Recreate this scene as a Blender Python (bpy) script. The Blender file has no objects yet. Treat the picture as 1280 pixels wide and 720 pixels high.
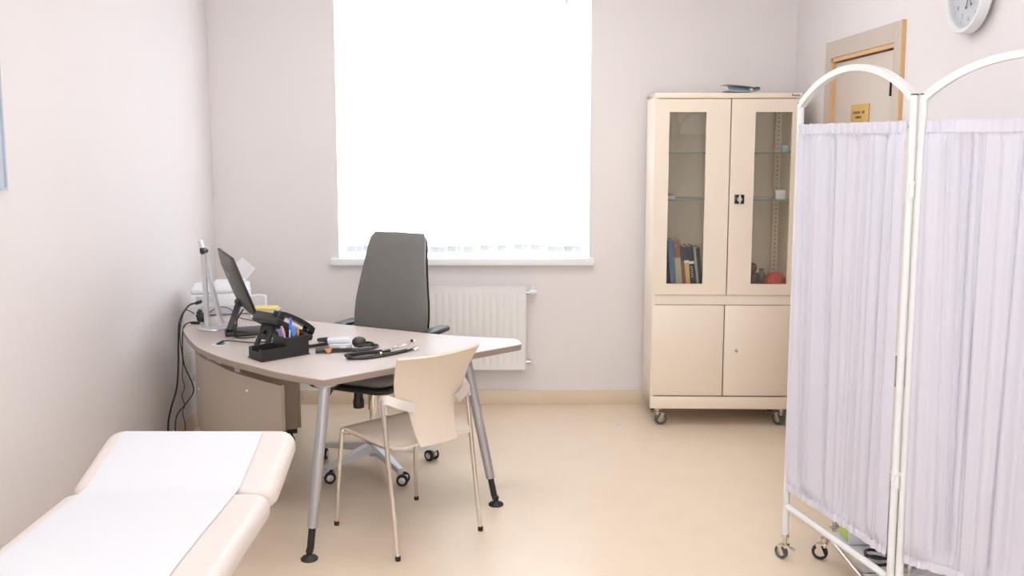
import bpy, bmesh, math, random
from mathutils import Vector, Matrix, Euler
PI = math.pi
random.seed(7)
scene = bpy.context.scene
C = scene.collection

# ---------------------------------------------------------------- camera
cam_d = bpy.data.cameras.new('camera')
cam = bpy.data.objects.new('camera', cam_d); C.objects.link(cam)
cam.location = (0, 0, 1.65)
cam.rotation_euler = (math.radians(90 - 6.794), 0, 0)
cam_d.sensor_width = 36.0
cam_d.lens = 1150 / 1280 * 36.0
cam_d.shift_x = 2 / 1280
cam_d.shift_y = -45 / 1280
cam_d.clip_start = 0.05
scene.camera = cam

# ---------------------------------------------------------------- sky, exposure
world = bpy.data.worlds.new('overcast_sky'); scene.world = world
world.use_nodes = True
bg = world.node_tree.nodes['Background']
bg.inputs[0].default_value = (0.90, 0.955, 1.0, 1)
bg.inputs[1].default_value = 17.5
portal_d = bpy.data.lights.new('window_portal', 'AREA')
portal_d.shape = 'RECTANGLE'; portal_d.size = 1.5; portal_d.size_y = 1.6
portal_d.cycles.is_portal = True
portal = bpy.data.objects.new('window_portal', portal_d); C.objects.link(portal)
portal.location = (-0.287, 5.87, 1.72); portal.rotation_euler = (math.radians(-90), 0, 0)
portal2_d = portal_d.copy(); portal2_d.size = 1.2; portal2_d.size_y = 0.95
portal2 = bpy.data.objects.new('added_window_portal', portal2_d); C.objects.link(portal2)  # portal for the added window behind the camera
portal2.location = (0, -1.38, 1.625); portal2.rotation_euler = (math.radians(90), 0, 0)
LAMP = 7.6
scene.view_settings.view_transform = 'Standard'
scene.view_settings.look = 'None'
scene.view_settings.gamma = 1.0
scene.view_settings.use_curve_mapping = False
scene.view_settings.exposure = 0.28

# ---------------------------------------------------------------- materials
def lin(c):
    c = c / 255.0
    return c / 12.92 if c <= 0.04045 else ((c + 0.055) / 1.055) ** 2.4
def rgb(r, g, b): return (lin(r), lin(g), lin(b), 1.0)
MATS = {}
def mat(name, col, rough=0.5, metal=0.0, var=0.0, vscale=6.0, bump=0.0, bscale=200.0, coat=0.0, emit=None,
        transl=0.0, alpha=1.0, stretch=None, spec=None):
    if name in MATS: return MATS[name]
    m = bpy.data.materials.new(name); m.use_nodes = True
    nt = m.node_tree; N = nt.nodes; L = nt.links
    p = N['Principled BSDF']; out = N['Material Output']
    p.inputs['Base Color'].default_value = col
    p.inputs['Roughness'].default_value = rough
    p.inputs['Metallic'].default_value = metal
    p.inputs['Coat Weight'].default_value = coat
    if spec is not None: p.inputs['Specular IOR Level'].default_value = spec
    if emit:
        p.inputs['Emission Color'].default_value = emit[0]; p.inputs['Emission Strength'].default_value = emit[1]
    tc = N.new('ShaderNodeTexCoord'); mp = N.new('ShaderNodeMapping')
    L.new(tc.outputs['Object'], mp.inputs['Vector'])
    if stretch: mp.inputs['Scale'].default_value = stretch
    if var > 0:
        n = N.new('ShaderNodeTexNoise'); n.inputs['Scale'].default_value = vscale; n.inputs['Detail'].default_value = 5
        L.new(mp.outputs[0], n.inputs['Vector'])
        mx = N.new('ShaderNodeMix'); mx.data_type = 'RGBA'
        mx.inputs['A'].default_value = tuple(c * (1 - var) for c in col[:3]) + (1,)
        mx.inputs['B'].default_value = tuple(min(1, c * (1 + var)) for c in col[:3]) + (1,)
        L.new(n.outputs['Fac'], mx.inputs['Factor']); L.new(mx.outputs['Result'], p.inputs['Base Color'])
    if bump > 0:
        n2 = N.new('ShaderNodeTexNoise'); n2.inputs['Scale'].default_value = bscale; n2.inputs['Detail'].default_value = 3
        L.new(mp.outputs[0], n2.inputs['Vector'])
        b = N.new('ShaderNodeBump'); b.inputs['Strength'].default_value = bump; b.inputs['Distance'].default_value = 0.002
        L.new(n2.outputs['Fac'], b.inputs['Height']); L.new(b.outputs[0], p.inputs['Normal'])
    if transl > 0:
        t = N.new('ShaderNodeBsdfTranslucent'); t.inputs['Color'].default_value = col
        ms = N.new('ShaderNodeMixShader'); ms.inputs[0].default_value = transl
        L.new(p.outputs[0], ms.inputs[1]); L.new(t.outputs[0], ms.inputs[2]); L.new(ms.outputs[0], out.inputs[0])
    if alpha < 1:
        p.inputs['Alpha'].default_value = alpha
    MATS[name] = m
    return m
def glass_mat(name, tint, gloss=0.07):
    m = bpy.data.materials.new(name); m.use_nodes = True
    nt = m.node_tree; N = nt.nodes; L = nt.links
    N.remove(N['Principled BSDF']); out = N['Material Output']
    t = N.new('ShaderNodeBsdfTransparent'); t.inputs[0].default_value = tint
    g = N.new('ShaderNodeBsdfGlossy'); g.inputs['Roughness'].default_value = 0.02
    f = N.new('ShaderNodeFresnel')
    ge = N.new('ShaderNodeNewGeometry')         # a thin pane: same reflectance from both faces
    mr = N.new('ShaderNodeMapRange'); mr.inputs['To Min'].default_value = 1.5; mr.inputs['To Max'].default_value = 1 / 1.5
    L.new(ge.outputs['Backfacing'], mr.inputs['Value']); L.new(mr.outputs[0], f.inputs['IOR'])
    mul = N.new('ShaderNodeMath'); mul.operation = 'ADD'; mul.inputs[1].default_value = gloss - 0.04
    ms = N.new('ShaderNodeMixShader')
    L.new(f.outputs[0], mul.inputs[0]); L.new(mul.outputs[0], ms.inputs[0])
    L.new(t.outputs[0], ms.inputs[1]); L.new(g.outputs[0], ms.inputs[2]); L.new(ms.outputs[0], out.inputs[0])
    MATS[name] = m
    return m

M_WALL = mat('wall_paint', rgb(237, 230, 228), 0.7, var=0.012, vscale=2.0, bump=0.06, bscale=350)
M_CEIL = mat('ceiling_paint', rgb(250, 250, 250), 0.8)
M_FLOOR = mat('floor_vinyl', rgb(238, 218, 194), 0.28, var=0.05, vscale=7.0, bump=0.03, bscale=120, spec=0.4)
M_BASE = mat('baseboard_vinyl', rgb(232, 212, 188), 0.45, var=0.05, vscale=9)
M_PVC = mat('white_pvc', rgb(246, 246, 248), 0.35)
M_GLASSW = glass_mat('window_glass', (0.98, 0.99, 1, 1))
M_GLASSC = glass_mat('cabinet_glass', (0.985, 0.985, 0.97, 1), 0.05)
M_GSHELF = mat('shelf_glass', rgb(150, 168, 155), 0.08, alpha=0.35)
M_GEDGE = mat('shelf_glass_edge', rgb(120, 140, 125), 0.15)
M_BLIND = mat('blind_fabric', rgb(244, 246, 248), 0.8, transl=0.38, bump=0.05, bscale=600)
M_BWEIGHT = mat('blind_weight', rgb(218, 221, 226), 0.6)
M_CAB = mat('cream_steel', rgb(246, 231, 212), 0.4, var=0.01, vscale=4)
M_CABIN = mat('cream_steel_inside', rgb(248, 232, 206), 0.5)
M_GAP = mat('dark_seam', rgb(120, 96, 74), 0.8)
M_BLACK = mat('black_plastic', rgb(40, 39, 38), 0.42, bump=0.05, bscale=500)
M_BLACKG = mat('black_gloss', rgb(22, 22, 23), 0.2)
M_DGREY = mat('dark_grey_plastic', rgb(66, 63, 60), 0.4, bump=0.04, bscale=600)
M_CHROME = mat('chrome', rgb(222, 216, 210), 0.12, 1.0)
M_STEEL = mat('brushed_steel', rgb(198, 196, 194), 0.3, 1.0, var=0.05, vscale=60)
M_ALU = mat('aluminium_paint', rgb(182, 182, 186), 0.35, 0.55)
M_ALUL = mat('light_aluminium', rgb(212, 211, 212), 0.32, 0.5)
M_DESK = mat('desk_laminate', rgb(208, 194, 187), 0.4, var=0.015, vscale=30, spec=0.4)
M_DESKE = mat('desk_edge', rgb(160, 143, 130), 0.45)
M_PANEL = mat('grey_beige_laminate', rgb(192, 178, 163), 0.5, var=0.02, vscale=20)
M_PED = mat('taupe_laminate', rgb(176, 158, 140), 0.5)
M_LEATH = mat('grey_leather', rgb(118, 114, 109), 0.45, var=0.04, vscale=20, bump=0.12, bscale=260)
M_PLY = mat('lacquered_plywood', rgb(226, 210, 192), 0.35, var=0.03, vscale=8, stretch=(12, 1.0, 1.0))
M_PLYE = mat('plywood_edge', rgb(196, 168, 138), 0.5, var=0.1, vscale=60)
M_RAD = mat('radiator_enamel', rgb(240, 237, 235), 0.35)
M_VINYL = mat('couch_vinyl', rgb(230, 219, 213), 0.42, var=0.01, bump=0.08, bscale=300)
M_PAPER = mat('couch_paper', rgb(229, 229, 232), 0.75, bump=0.15, bscale=40)
M_WHITE = mat('white_powder_coat', rgb(234, 233, 232), 0.35)
M_CURT = mat('lilac_curtain', rgb(228, 226, 237), 0.85, transl=0.28, var=0.02, vscale=30, stretch=(1, 1, 8), bump=0.12, bscale=300)
M_HEM = mat('lilac_curtain_hem', rgb(220, 217, 228), 0.85, transl=0.05, bump=0.12, bscale=300)
M_DOOR = mat('door_laminate', rgb(212, 198, 185), 0.5, var=0.01)
M_CASE = mat('door_casing', rgb(206, 191, 177), 0.5)
M_WOOD = mat('door_edge_wood', rgb(226, 182, 132), 0.5, var=0.08, vscale=20, stretch=(4, 4, 0.5))
M_GOLD = mat('brass_plate', rgb(214, 176, 104), 0.4, 0.15, var=0.05, vscale=20)
M_BROWNT = mat('engraved_brown', rgb(96, 66, 34), 0.6)
M_SILV = mat('silver_handle', rgb(205, 203, 198), 0.3, 0.8)
M_SOCK = mat('socket_plastic', rgb(232, 226, 212), 0.4)
M_RUB = mat('grey_rubber', rgb(88, 88, 84), 0.7)
M_HUB = mat('grey_hub', rgb(150, 148, 142), 0.5)
M_WPLAS = mat('white_plastic', rgb(238, 238, 240), 0.4)
M_GPLAS = mat('pale_grey_plastic', rgb(205, 206, 212), 0.45)
M_TUBE = mat('black_rubber_tube', rgb(46, 44, 43), 0.4)
M_LAMP = mat('lamp_diffuser', rgb(255, 250, 244), 0.5, emit=((0.975, 0.985, 1.0, 1), LAMP))

# ---------------------------------------------------------------- mesh builder
def catmull(pts, n=6, closed=False):
    P = [Vector(p) for p in pts]; out = []
    m = len(P); rng = m if closed else m - 1
    for i in range(rng):
        if closed: p0, p1, p2, p3 = P[(i - 1) % m], P[i], P[(i + 1) % m], P[(i + 2) % m]
        else: p0, p1, p2, p3 = P[max(i - 1, 0)], P[i], P[i + 1], P[min(i + 2, m - 1)]
        for k in range(n):
            t = k / n
            out.append(0.5 * ((2 * p1) + (p2 - p0) * t + (2 * p0 - 5 * p1 + 4 * p2 - p3) * t * t + (3 * p1 - p0 - 3 * p2 + p3) * t ** 3))
    if not closed: out.append(P[-1])
    return out
class B:
    def __init__(s): s.bm = bmesh.new()
    def box(s, c, d, rot=None, bev=0.0, seg=2):
        t = bmesh.new(); bmesh.ops.create_cube(t, size=1.0)
        bmesh.ops.scale(t, vec=Vector(d), verts=t.verts)
        if bev > 0: bmesh.ops.bevel(t, geom=list(t.edges), offset=bev, segments=seg, affect='EDGES', profile=0.5)
        if rot: bmesh.ops.transform(t, matrix=Euler(rot).to_matrix().to_4x4(), verts=t.verts)
        bmesh.ops.translate(t, vec=Vector(c), verts=t.verts)
        return s._merge(t)
    def bb(s, x0, x1, y0, y1, z0, z1, bev=0.0):
        return s.box(((x0 + x1) / 2, (y0 + y1) / 2, (z0 + z1) / 2), (abs(x1 - x0), abs(y1 - y0), abs(z1 - z0)), bev=bev)
    def _merge(s, t):
        mp = {}
        for v in t.verts: mp[v] = s.bm.verts.new(v.co)
        for f in t.faces:
            try: s.bm.faces.new([mp[v] for v in f.verts])
            except ValueError: pass
        t.free(); return s
    def tube(s, pts, r, n=10, closed=False, smooth=0, cap=True, flat=None, up=None):
        P = catmull(pts, smooth, closed) if smooth else [Vector(p) for p in pts]
        m = len(P); rings = []
        T = []
        for i in range(m):
            a = P[(i - 1) % m] if (closed or i > 0) else P[i]
            b = P[(i + 1) % m] if (closed or i < m - 1) else P[i]
            d = (b - a); T.append(d.normalized() if d.length > 1e-9 else Vector((0, 0, 1)))
        u = Vector(up) if up else (Vector((0, 0, 1)) if abs(T[0].z) < 0.9 else Vector((1, 0, 0)))
        nrm = (u - T[0] * u.dot(T[0])).normalized()
        for i in range(m):
            nrm = (nrm - T[i] * nrm.dot(T[i]))
            if nrm.length < 1e-6: nrm = T[i].orthogonal()
            nrm.normalize(); bn = T[i].cross(nrm)
            ri = r[i * (len(r) - 1) // max(m - 1, 1)] if isinstance(r, (list, tuple)) else r
            if isinstance(r, (list, tuple)) and len(r) == 2: ri = r[0] + (r[1] - r[0]) * i / max(m - 1, 1)
            ring = []
            for k in range(n):
                a = 2 * PI * (k + 0.5) / n
                if flat: # rectangular section, flat=(normal half, binormal half)
                    q = [(1, 1), (-1, 1), (-1, -1), (1, -1)][k % 4]
                    ring.append(s.bm.verts.new(P[i] + nrm * flat[0] * q[0] + bn * flat[1] * q[1]))
                else:
                    ring.append(s.bm.verts.new(P[i] + (nrm * math.cos(a) + bn * math.sin(a)) * ri))
            rings.append(ring)
        for i in range(m if closed else m - 1):
            A, D = rings[i], rings[(i + 1) % m]
            for k in range(n): s.bm.faces.new((A[k], A[(k + 1) % n], D[(k + 1) % n], D[k]))
        if cap and not closed:
            s.bm.faces.new(list(reversed(rings[0]))); s.bm.faces.new(rings[-1])
        return s
    def bar(s, pts, hn, hb, smooth=0, up=None, closed=False):
        return s.tube(pts, 1, 4, closed, smooth, True, (hn, hb), up)
    def lathe(s, prof, c=(0, 0, 0), axis='Z', n=24, rot=None):
        t = bmesh.new(); rings = []
        for (r, z) in prof:
            if r < 1e-6: rings.append([t.verts.new((0, 0, z))])
            else: rings.append([t.verts.new((r * math.cos(2 * PI * k / n), r * math.sin(2 * PI * k / n), z)) for k in range(n)])
        for A, D in zip(rings[:-1], rings[1:]):
            for k in range(n):
                a, b = A[k % len(A)], A[(k + 1) % len(A)]; c2, d = D[(k + 1) % len(D)], D[k % len(D)]
                vs = []
                for v in (a, b, c2, d):
                    if v not in vs: vs.append(v)
                if len(vs) > 2:
                    try: t.faces.new(vs)
                    except ValueError: pass
        for ring, rev in ((rings[0], True), (rings[-1], False)):
            if len(ring) > 1: t.faces.new(list(reversed(ring)) if rev else ring)
        if axis == 'X': bmesh.ops.rotate(t, cent=(0, 0, 0), matrix=Matrix.Rotation(PI / 2, 3, 'Y'), verts=t.verts)
        if axis == 'Y': bmesh.ops.rotate(t, cent=(0, 0, 0), matrix=Matrix.Rotation(-PI / 2, 3, 'X'), verts=t.verts)
        if rot: bmesh.ops.rotate(t, cent=(0, 0, 0), matrix=Euler(rot).to_matrix(), verts=t.verts)
        bmesh.ops.translate(t, vec=Vector(c), verts=t.verts)
        return s._merge(t)
    def prism(s, poly, z0, z1):
        lo = [s.bm.verts.new((x, y, z0)) for x, y in poly]; hi = [s.bm.verts.new((x, y, z1)) for x, y in poly]
        n = len(poly)
        for k in range(n): s.bm.faces.new((lo[k], lo[(k + 1) % n], hi[(k + 1) % n], hi[k]))
        s.bm.faces.new(list(reversed(lo))); s.bm.faces.new(hi)
        return s
    def sheet(s, fn, nu, nv, th=0.0, cu=False):
        # fn(u, v) -> point; th gives thickness through an offset surface
        g = [[Vector(fn(i / nu, j / nv)) for j in range(nv + 1)] for i in range(nu + 1)]
        def nor(i, j):
            a = g[min(i + 1, nu)][j] - g[max(i - 1, 0)][j]; b = g[i][min(j + 1, nv)] - g[i][max(j - 1, 0)]
            n = a.cross(b); return n.normalized() if n.length > 1e-12 else Vector((0, 0, 1))
        A = [[s.bm.verts.new(g[i][j]) for j in range(nv + 1)] for i in range(nu + 1)]
        for i in range(nu):
            for j in range(nv): s.bm.faces.new((A[i][j], A[i + 1][j], A[i + 1][j + 1], A[i][j + 1]))
        if th:
            D = [[s.bm.verts.new(g[i][j] - nor(i, j) * th) for j in range(nv + 1)] for i in range(nu + 1)]
            for i in range(nu):
                for j in range(nv): s.bm.faces.new((D[i][j + 1], D[i + 1][j + 1], D[i + 1][j], D[i][j]))
            for i in range(nu):
                s.bm.faces.new((A[i + 1][0], A[i][0], D[i][0], D[i + 1][0])); s.bm.faces.new((A[i][nv], A[i + 1][nv], D[i + 1][nv], D[i][nv]))
            for j in range(nv):
                s.bm.faces.new((A[0][j], A[0][j + 1], D[0][j + 1], D[0][j])); s.bm.faces.new((A[nu][j + 1], A[nu][j], D[nu][j], D[nu][j + 1]))
        return s
    def cushion(s, w, l, h, rc, re, c=(0, 0, 0), rot=None, steps=6, crown=0.0):
        # rounded slab, base at z=0 of its own frame
        t = bmesh.new()
        prof = []
        for k in range(steps + 1):
            a = -PI / 2 + PI / 2 * k / steps; prof.append((re * (1 - math.cos(a)), re + re * math.sin(a)))
        for k in range(steps + 1):
            a = PI / 2 * k / steps; prof.append((re * (1 - math.cos(a)), h - re + re * math.sin(a)))
        rings = []
        for ins, z in prof:
            r = max(rc - ins, 0.002); hw, hl = w / 2 - ins, l / 2 - ins; ring = []
            for q, (sx, sy) in enumerate(((1, 1), (-1, 1), (-1, -1), (1, -1))):
                for k in range(7):
                    a = PI / 2 * q + PI / 2 * k / 6
                    ring.append(t.verts.new((sx * (hw - r) + r * math.cos(a), sy * (hl - r) + r * math.sin(a), z)))
            rings.append(ring)
        for A, D in zip(rings[:-1], rings[1:]):
            m = len(A)
            for k in range(m): t.faces.new((A[k], A[(k + 1) % m], D[(k + 1) % m], D[k]))
        t.faces.new(list(reversed(rings[0]))); t.faces.new(rings[-1])
        if rot: bmesh.ops.rotate(t, cent=(0, 0, 0), matrix=Euler(rot).to_matrix(), verts=t.verts)
        bmesh.ops.translate(t, vec=Vector(c), verts=t.verts)
        return s._merge(t)
    def xf(s, M):
        bmesh.ops.transform(s.bm, matrix=M, verts=s.bm.verts); return s
    def mesh(s, name, m, smooth=40):
        bmesh.ops.recalc_face_normals(s.bm, faces=s.bm.faces)
        me = bpy.data.meshes.new(name); s.bm.to_mesh(me); s.bm.free()
        me.materials.append(m)
        if smooth:
            me.shade_smooth(); me.set_sharp_from_angle(angle=math.radians(smooth))
        return me
    def build(s, name, m, parent=None, world=False, label=None, smooth=40):
        if world and parent is not None: s.xf(rootmat(parent).inverted())
        o = bpy.data.objects.new(name, s.mesh(name, m, smooth)); C.objects.link(o)
        if parent is not None: o.parent = parent
        if label: o['label'] = label
        return o
def rootmat(o):
    while o.parent is not None: o = o.parent
    return Matrix.Translation(o.location) @ o.rotation_euler.to_matrix().to_4x4()
def tag(o, label, cat, group=None, kind=None):
    o['label'] = label
    if cat: o['category'] = cat
    if group: o['group'] = group
    if kind: o['kind'] = kind
    return o
def thing(name, label, cat, loc=(0, 0, 0), rot=(0, 0, 0), group=None, kind=None):
    o = bpy.data.objects.new(name, None); C.objects.link(o)
    o.empty_display_size = 0.1
    o.location = loc; o.rotation_euler = rot if isinstance(rot, tuple) else (0, 0, rot)
    return tag(o, label, cat, group, kind)
def copy_tree(o, parent=None):
    c = o.copy(); C.objects.link(c); c.parent = parent
    for ch in list(o.children): copy_tree(ch, c)
    return c
def struct(name, b, m, label, cat):
    return tag(b.build(name, m), label, cat, kind='structure')
def text_mesh(txt, size, depth=0.0004):
    cu = bpy.data.curves.new('txt', 'FONT'); cu.body = txt; cu.size = size; cu.extrude = depth
    cu.align_x = 'CENTER'; cu.align_y = 'CENTER'; cu.resolution_u = 2
    o = bpy.data.objects.new('txt', cu); C.objects.link(o)
    dg = bpy.context.evaluated_depsgraph_get()
    me = bpy.data.meshes.new_from_object(o.evaluated_get(dg))
    bpy.data.objects.remove(o); bpy.data.curves.remove(cu)
    return me

# ================================================================= THE ROOM
XL, XR, YB, YF, ZC = -1.835, 1.735, 5.69, -1.2, 3.0
WX0, WX1, WZ0, WZ1 = -1.067, 0.49, 0.915, 2.62
struct('floor', B().bb(XL - .2, XR + .2, YF - .2, YB + .2, -.1, 0), M_FLOOR, 'beige mottled vinyl floor of the room', 'floor')
struct('ceiling', B().bb(XL - .2, XR + .2, YF - .2, YB + .2, ZC, ZC + .1), M_CEIL, 'plain white ceiling of the room', 'ceiling')
struct('wall_left', B().bb(XL - .2, XL, YF - .2, YB + .2, 0, ZC), M_WALL, 'pale wall beside the examination couch', 'wall')
struct('wall_front', B().bb(XL, -.6, YF - .2, YF, 0, ZC).bb(.6, XR, YF - .2, YF, 0, ZC).bb(-.6, .6, YF - .2, YF, 0, 1.15).bb(-.6, .6, YF - .2, YF, 2.1, ZC), M_WALL, 'pale wall opposite the window', 'wall')
b = B()
b.bb(XL, WX0, YB, YB + .2, 0, ZC).bb(WX1, XR, YB, YB + .2, 0, ZC).bb(WX0, WX1, YB, YB + .2, 0, WZ0).bb(WX0, WX1, YB, YB + .2, WZ1, ZC)
struct('wall_back', b, M_WALL, 'pale pinkish wall around the bright window', 'wall')
DY0, DY1, DZ = 4.195, 5.022, 2.10
b = B()
b.bb(XR + .16, XR + .2, DY0, DY1, 0, DZ)  # unseen backing behind the door leaf, added to stop sky light leaking in
b.bb(XR, XR + .2, YF - .2, DY0, 0, ZC).bb(XR, XR + .2, DY1, YB + .2, 0, ZC).bb(XR, XR + .2, DY0, DY1, DZ, ZC)
struct('wall_right', b, M_WALL, 'pale wall with the door and the clock', 'wall')
def cove(pts):
    return B().bar(pts, .047, .006)
def baseb(name, x0, x1, y0, y1, lab):
    b = B().bb(x0, x1, y0, y1, 0.0, .094, bev=.002)
    struct(name, b, M_BASE, lab, 'baseboard')
baseb('baseboard_back', XL + .010, XR - .010, YB - .010, YB, 'beige vinyl baseboard below the window wall')
baseb('baseboard_left', XL, XL + .010, YF, YB, 'beige vinyl baseboard along the wall by the couch')
b = B().bb(XR - .010, XR, DY1 + .085, YB, 0, .094, bev=.002).bb(XR - .010, XR, YF, DY0 - .085, 0, .094, bev=.002)
struct('baseboard_right', b, M_BASE, 'beige vinyl baseboard either side of the door', 'baseboard')

# window
win = thing('window_1', 'white plastic window overexposed with daylight', 'window', (-0.288, YB, WZ0), kind='structure')
fy0, fy1 = YB + .11, YB + .18
b = B()
b.bb(WX0, WX0 + .07, fy0, fy1, WZ0, WZ1).bb(WX1 - .07, WX1, fy0, fy1, WZ0, WZ1)
b.bb(WX0 + .07, WX1 - .07, fy0, fy1, WZ0, WZ0 + .07).bb(WX0 + .07, WX1 - .07, fy0, fy1, 2.46, WZ1)
b.build('window_frame', M_PVC, win, True)
xm = (WX0 + WX1) / 2
B().bb(xm - .04, xm + .04, fy0, fy1, WZ0 + .07, 2.46).build('mullion', M_PVC, win, True)
for a0, a1 in ((WX0 + .07, xm - .04), (xm + .04, WX1 - .07)):
    B().bb(a0, a1, fy0 + .03, fy0 + .036, WZ0 + .07, 2.46).build('pane', M_GLASSW, win, True)
b = B().bb(WX0 - .05, WX1 + .03, YB - .045, YB, .892, .935, bev=.006)
b.bb(WX0, WX1, YB, fy0, .915, .935)
b.build('window_sill', M_PVC, win, True, 'white window sill with a rounded nose')

added_win = thing('window_2', 'smaller white window added out of view opposite the blind to bring in daylight', 'window', (0, YF, 1.15), kind='structure')  # unseen window, added so daylight also comes from behind the camera
b = B().bb(-.6, -.55, YF - .14, YF - .08, 1.15, 2.1).bb(.55, .6, YF - .14, YF - .08, 1.15, 2.1).bb(-.55, .55, YF - .14, YF - .08, 1.15, 1.2).bb(-.55, .55, YF - .14, YF - .08, 2.05, 2.1)
b.build('window_frame', M_PVC, added_win, True)
B().bb(-.55, .55, YF - .113, YF - .107, 1.2, 2.05).build('pane', M_GLASSW, added_win, True)
B().bb(-.65, .65, YF, YF + .05, 1.11, 1.15, bev=.005).build('window_sill', M_PVC, added_win, True)
# vertical blind
blind = thing('vertical_blind', 'white vertical slat blind hanging closed in the window', 'blind', (xm, YB + .045, .96))
b = B().bb(WX0 + .01, WX1 - .01, YB + .03, YB + .065, 2.575, 2.615, bev=.004)
b.build('headrail', M_WHITE, blind, True)
n = 14
for i in range(n):
    cx = WX0 + .045 + (WX1 - WX0 - .09) * (i + .5) / n
    dz = random.uniform(-.008, .008); tw = math.radians(9 + random.uniform(-2.5, 2.5))
    def slat(u, v, cx=cx, dz=dz, tw=tw):
        x = (u - .5) * .125; bow = .006 * (1 - (2 * u - 1) ** 2)
        return (cx + x * math.cos(tw) + bow * math.sin(tw), YB + .048 + x * math.sin(tw) - bow, .968 + dz + v * (2.572 - .968 - dz))
    so = B().sheet(slat, 4, 6, .0008).build('slat', M_BLIND, blind, True)
    def wt(u, v, cx=cx, dz=dz, tw=tw):
        x = (u - .5) * .108
        return (cx + x * math.cos(tw), YB + .042 + x * math.sin(tw), .972 + dz + v * .036)
    B().sheet(wt, 2, 1, .004).build('bottom_weight', M_BWEIGHT, so, True)
# door
door = thing('door_1', 'beige flush door with wood-edged casing behind the screen', 'door', (XR, 4.61, 0), kind='structure')
t = .018
def casing(y0, y1, z0, z1, nm='casing'):
    B().bb(XR - t, XR - .0005, y0, y1, z0, z1).build(nm, M_CASE, door, True)
casing(DY0 - .070, DY0 + .004, 0, 2.184)
casing(DY1 - .004, DY1 + .079, 0, 2.184)
casing(DY0 + .0045, DY1 - .0045, 2.096, 2.184)
B().bb(XR - t - .0008, XR - .0005, DY0 - .078, DY0 - .0705, 0, 2.185).build('edge_strip', M_WOOD, door, True, 'honey-coloured wood edge')
b = B().bb(XR - .012, XR + .15, DY1 - .020, DY1 - .0045, 0, 2.08).bb(XR - .012, XR + .15, DY0 + .0045, DY0 + .016, 0, 2.08)
b.bb(XR - .012, XR + .15, DY0 + .0165, DY1 - .0205, 2.076, 2.0955)
b.build('door_lining', M_WOOD, door, True, 'honey-coloured wood lining')
B().bb(XR + .004, XR + .044, DY0 + .018, DY1 - .022, .006, 2.068, bev=.002).build('door_leaf', M_DOOR, door, True)
B().bb(XR - .006, XR + .0035, DY0 + .057, DY0 + .062, 1.86, 1.945).build('hinge', M_BLACK, door, True)
B().bb(XR - .006, XR + .0035, DY0 + .057, DY0 + .062, .25, .335).build('hinge', M_BLACK, door, True)
b = B().lathe([(0, 0), (.025, 0), (.025, .008), (0, .008)], (XR - .0045, DY1 - .08, 1.0), 'X')
b.tube([(XR + .006, DY1 - .08, 1.0), (XR - .045, DY1 - .08, 1.0), (XR - .05, DY1 - .1, 1.0), (XR - .05, DY1 - .21, 1.0)], .009)
b.build('door_handle', M_STEEL, door, True)
pl = thing('door_plaque', 'small brass nameplate with brown lettering on the door', 'sign', (XR + .0035, 4.615, 1.79))
B().bb(XR - .004, XR + .0036, 4.502, 4.730, 1.745, 1.838, bev=.001).build('plate', M_GOLD, pl, True)
b = B()
def scribble(b, y_from, y_to, z, h, x, n, seed):
    rnd = random.Random(seed)      # the photograph does not resolve the letters: strokes of their size
    for i in range(n):
        y = y_from + (y_to - y_from) * (i + .5) / n; w = abs(y_to - y_from) / n
        if rnd.random() < .05: continue
        b.bb(x - .0008, x + .0004, y - w * .18, y + w * .18, z - h / 2, z + h / 2)
        if rnd.random() < .7: b.bb(x - .0008, x + .0004, y - w * .45, y + w * .1, z + h * rnd.choice((-.4, 0, .3)), z + h * .45)
scribble(b, 4.70, 4.545, 1.797, .013, XR - .0042, 13, 1)
scribble(b, 4.665, 4.585, 1.774, .012, XR - .0042, 7, 2)
b.build('lettering', M_BROWNT, pl, True)

# ceiling lamps (above the frame, they light the room)
def lamp(x, y, lab):
    t = thing('ceiling_light', lab, 'ceiling light', (x, y, ZC), group='square ceiling lights')
    b = B()
    for sx in (-1, 1):
        b.bb(sx * .31, sx * .285, -.31, .31, -.05, 0); b.bb(-.285, .285, sx * .31, sx * .285, -.05, 0)
    b.build('housing', M_WHITE, t)
    B().bb(-.284, .284, -.284, .284, -.045, -.035).build('diffuser', M_LAMP, t)
for x, y, lab in ((-.45, 4.2, 'square white ceiling light above the desk'), (.45, 4.2, 'square white ceiling light between the cabinet and the screen'),
                  (-.45, 2.2, 'square white ceiling light above the couch'), (.45, 2.2, 'square white ceiling light beside the folding screen'),
                  (-.45, .2, 'square white ceiling light by the couch-side corner opposite the window'), (.45, .2, 'square white ceiling light by the door-side corner opposite the window')):
    lamp(x, y, lab)

# ================================================================= CABINET
CR = math.radians(-1.3)
cab = thing('medicine_cabinet', 'tall cream steel cabinet on castors with glazed upper doors', 'cabinet', (1.225, 5.222, 0), CR)
W, Dp, Z0, Z1 = .82, .37, .105, 1.926
h = W / 2
b = B()
b.bb(-h, -h + .018, 0.018, Dp, Z0, Z1).bb(h - .018, h, 0.018, Dp, Z0, Z1)
b.bb(-h, h, 0, Dp, Z1 - .03, Z1, bev=.004).bb(-h, h, 0.0, Dp, Z0, .178, bev=.003)
b.bb(-h + .018, h - .018, 0.004, Dp, .722, .776)
b.bb(-h, -h + .018, 0, .0185, .178, Z1 - .03).bb(h - .018, h, 0, .0185, .178, Z1 - .03)
b.build('body', M_CAB, cab)
B().bb(-h + .0185, h - .0185, Dp - .012, Dp - .001, .178, Z1 - .031).build('back_panel', M_CABIN, cab)
for sx in (-1, 1): B().bb(sx * (h - .0185), sx * (h - .0225), .03, Dp - .013, .778, Z1 - .031).build('inner_lining', M_CABIN, cab)
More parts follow.
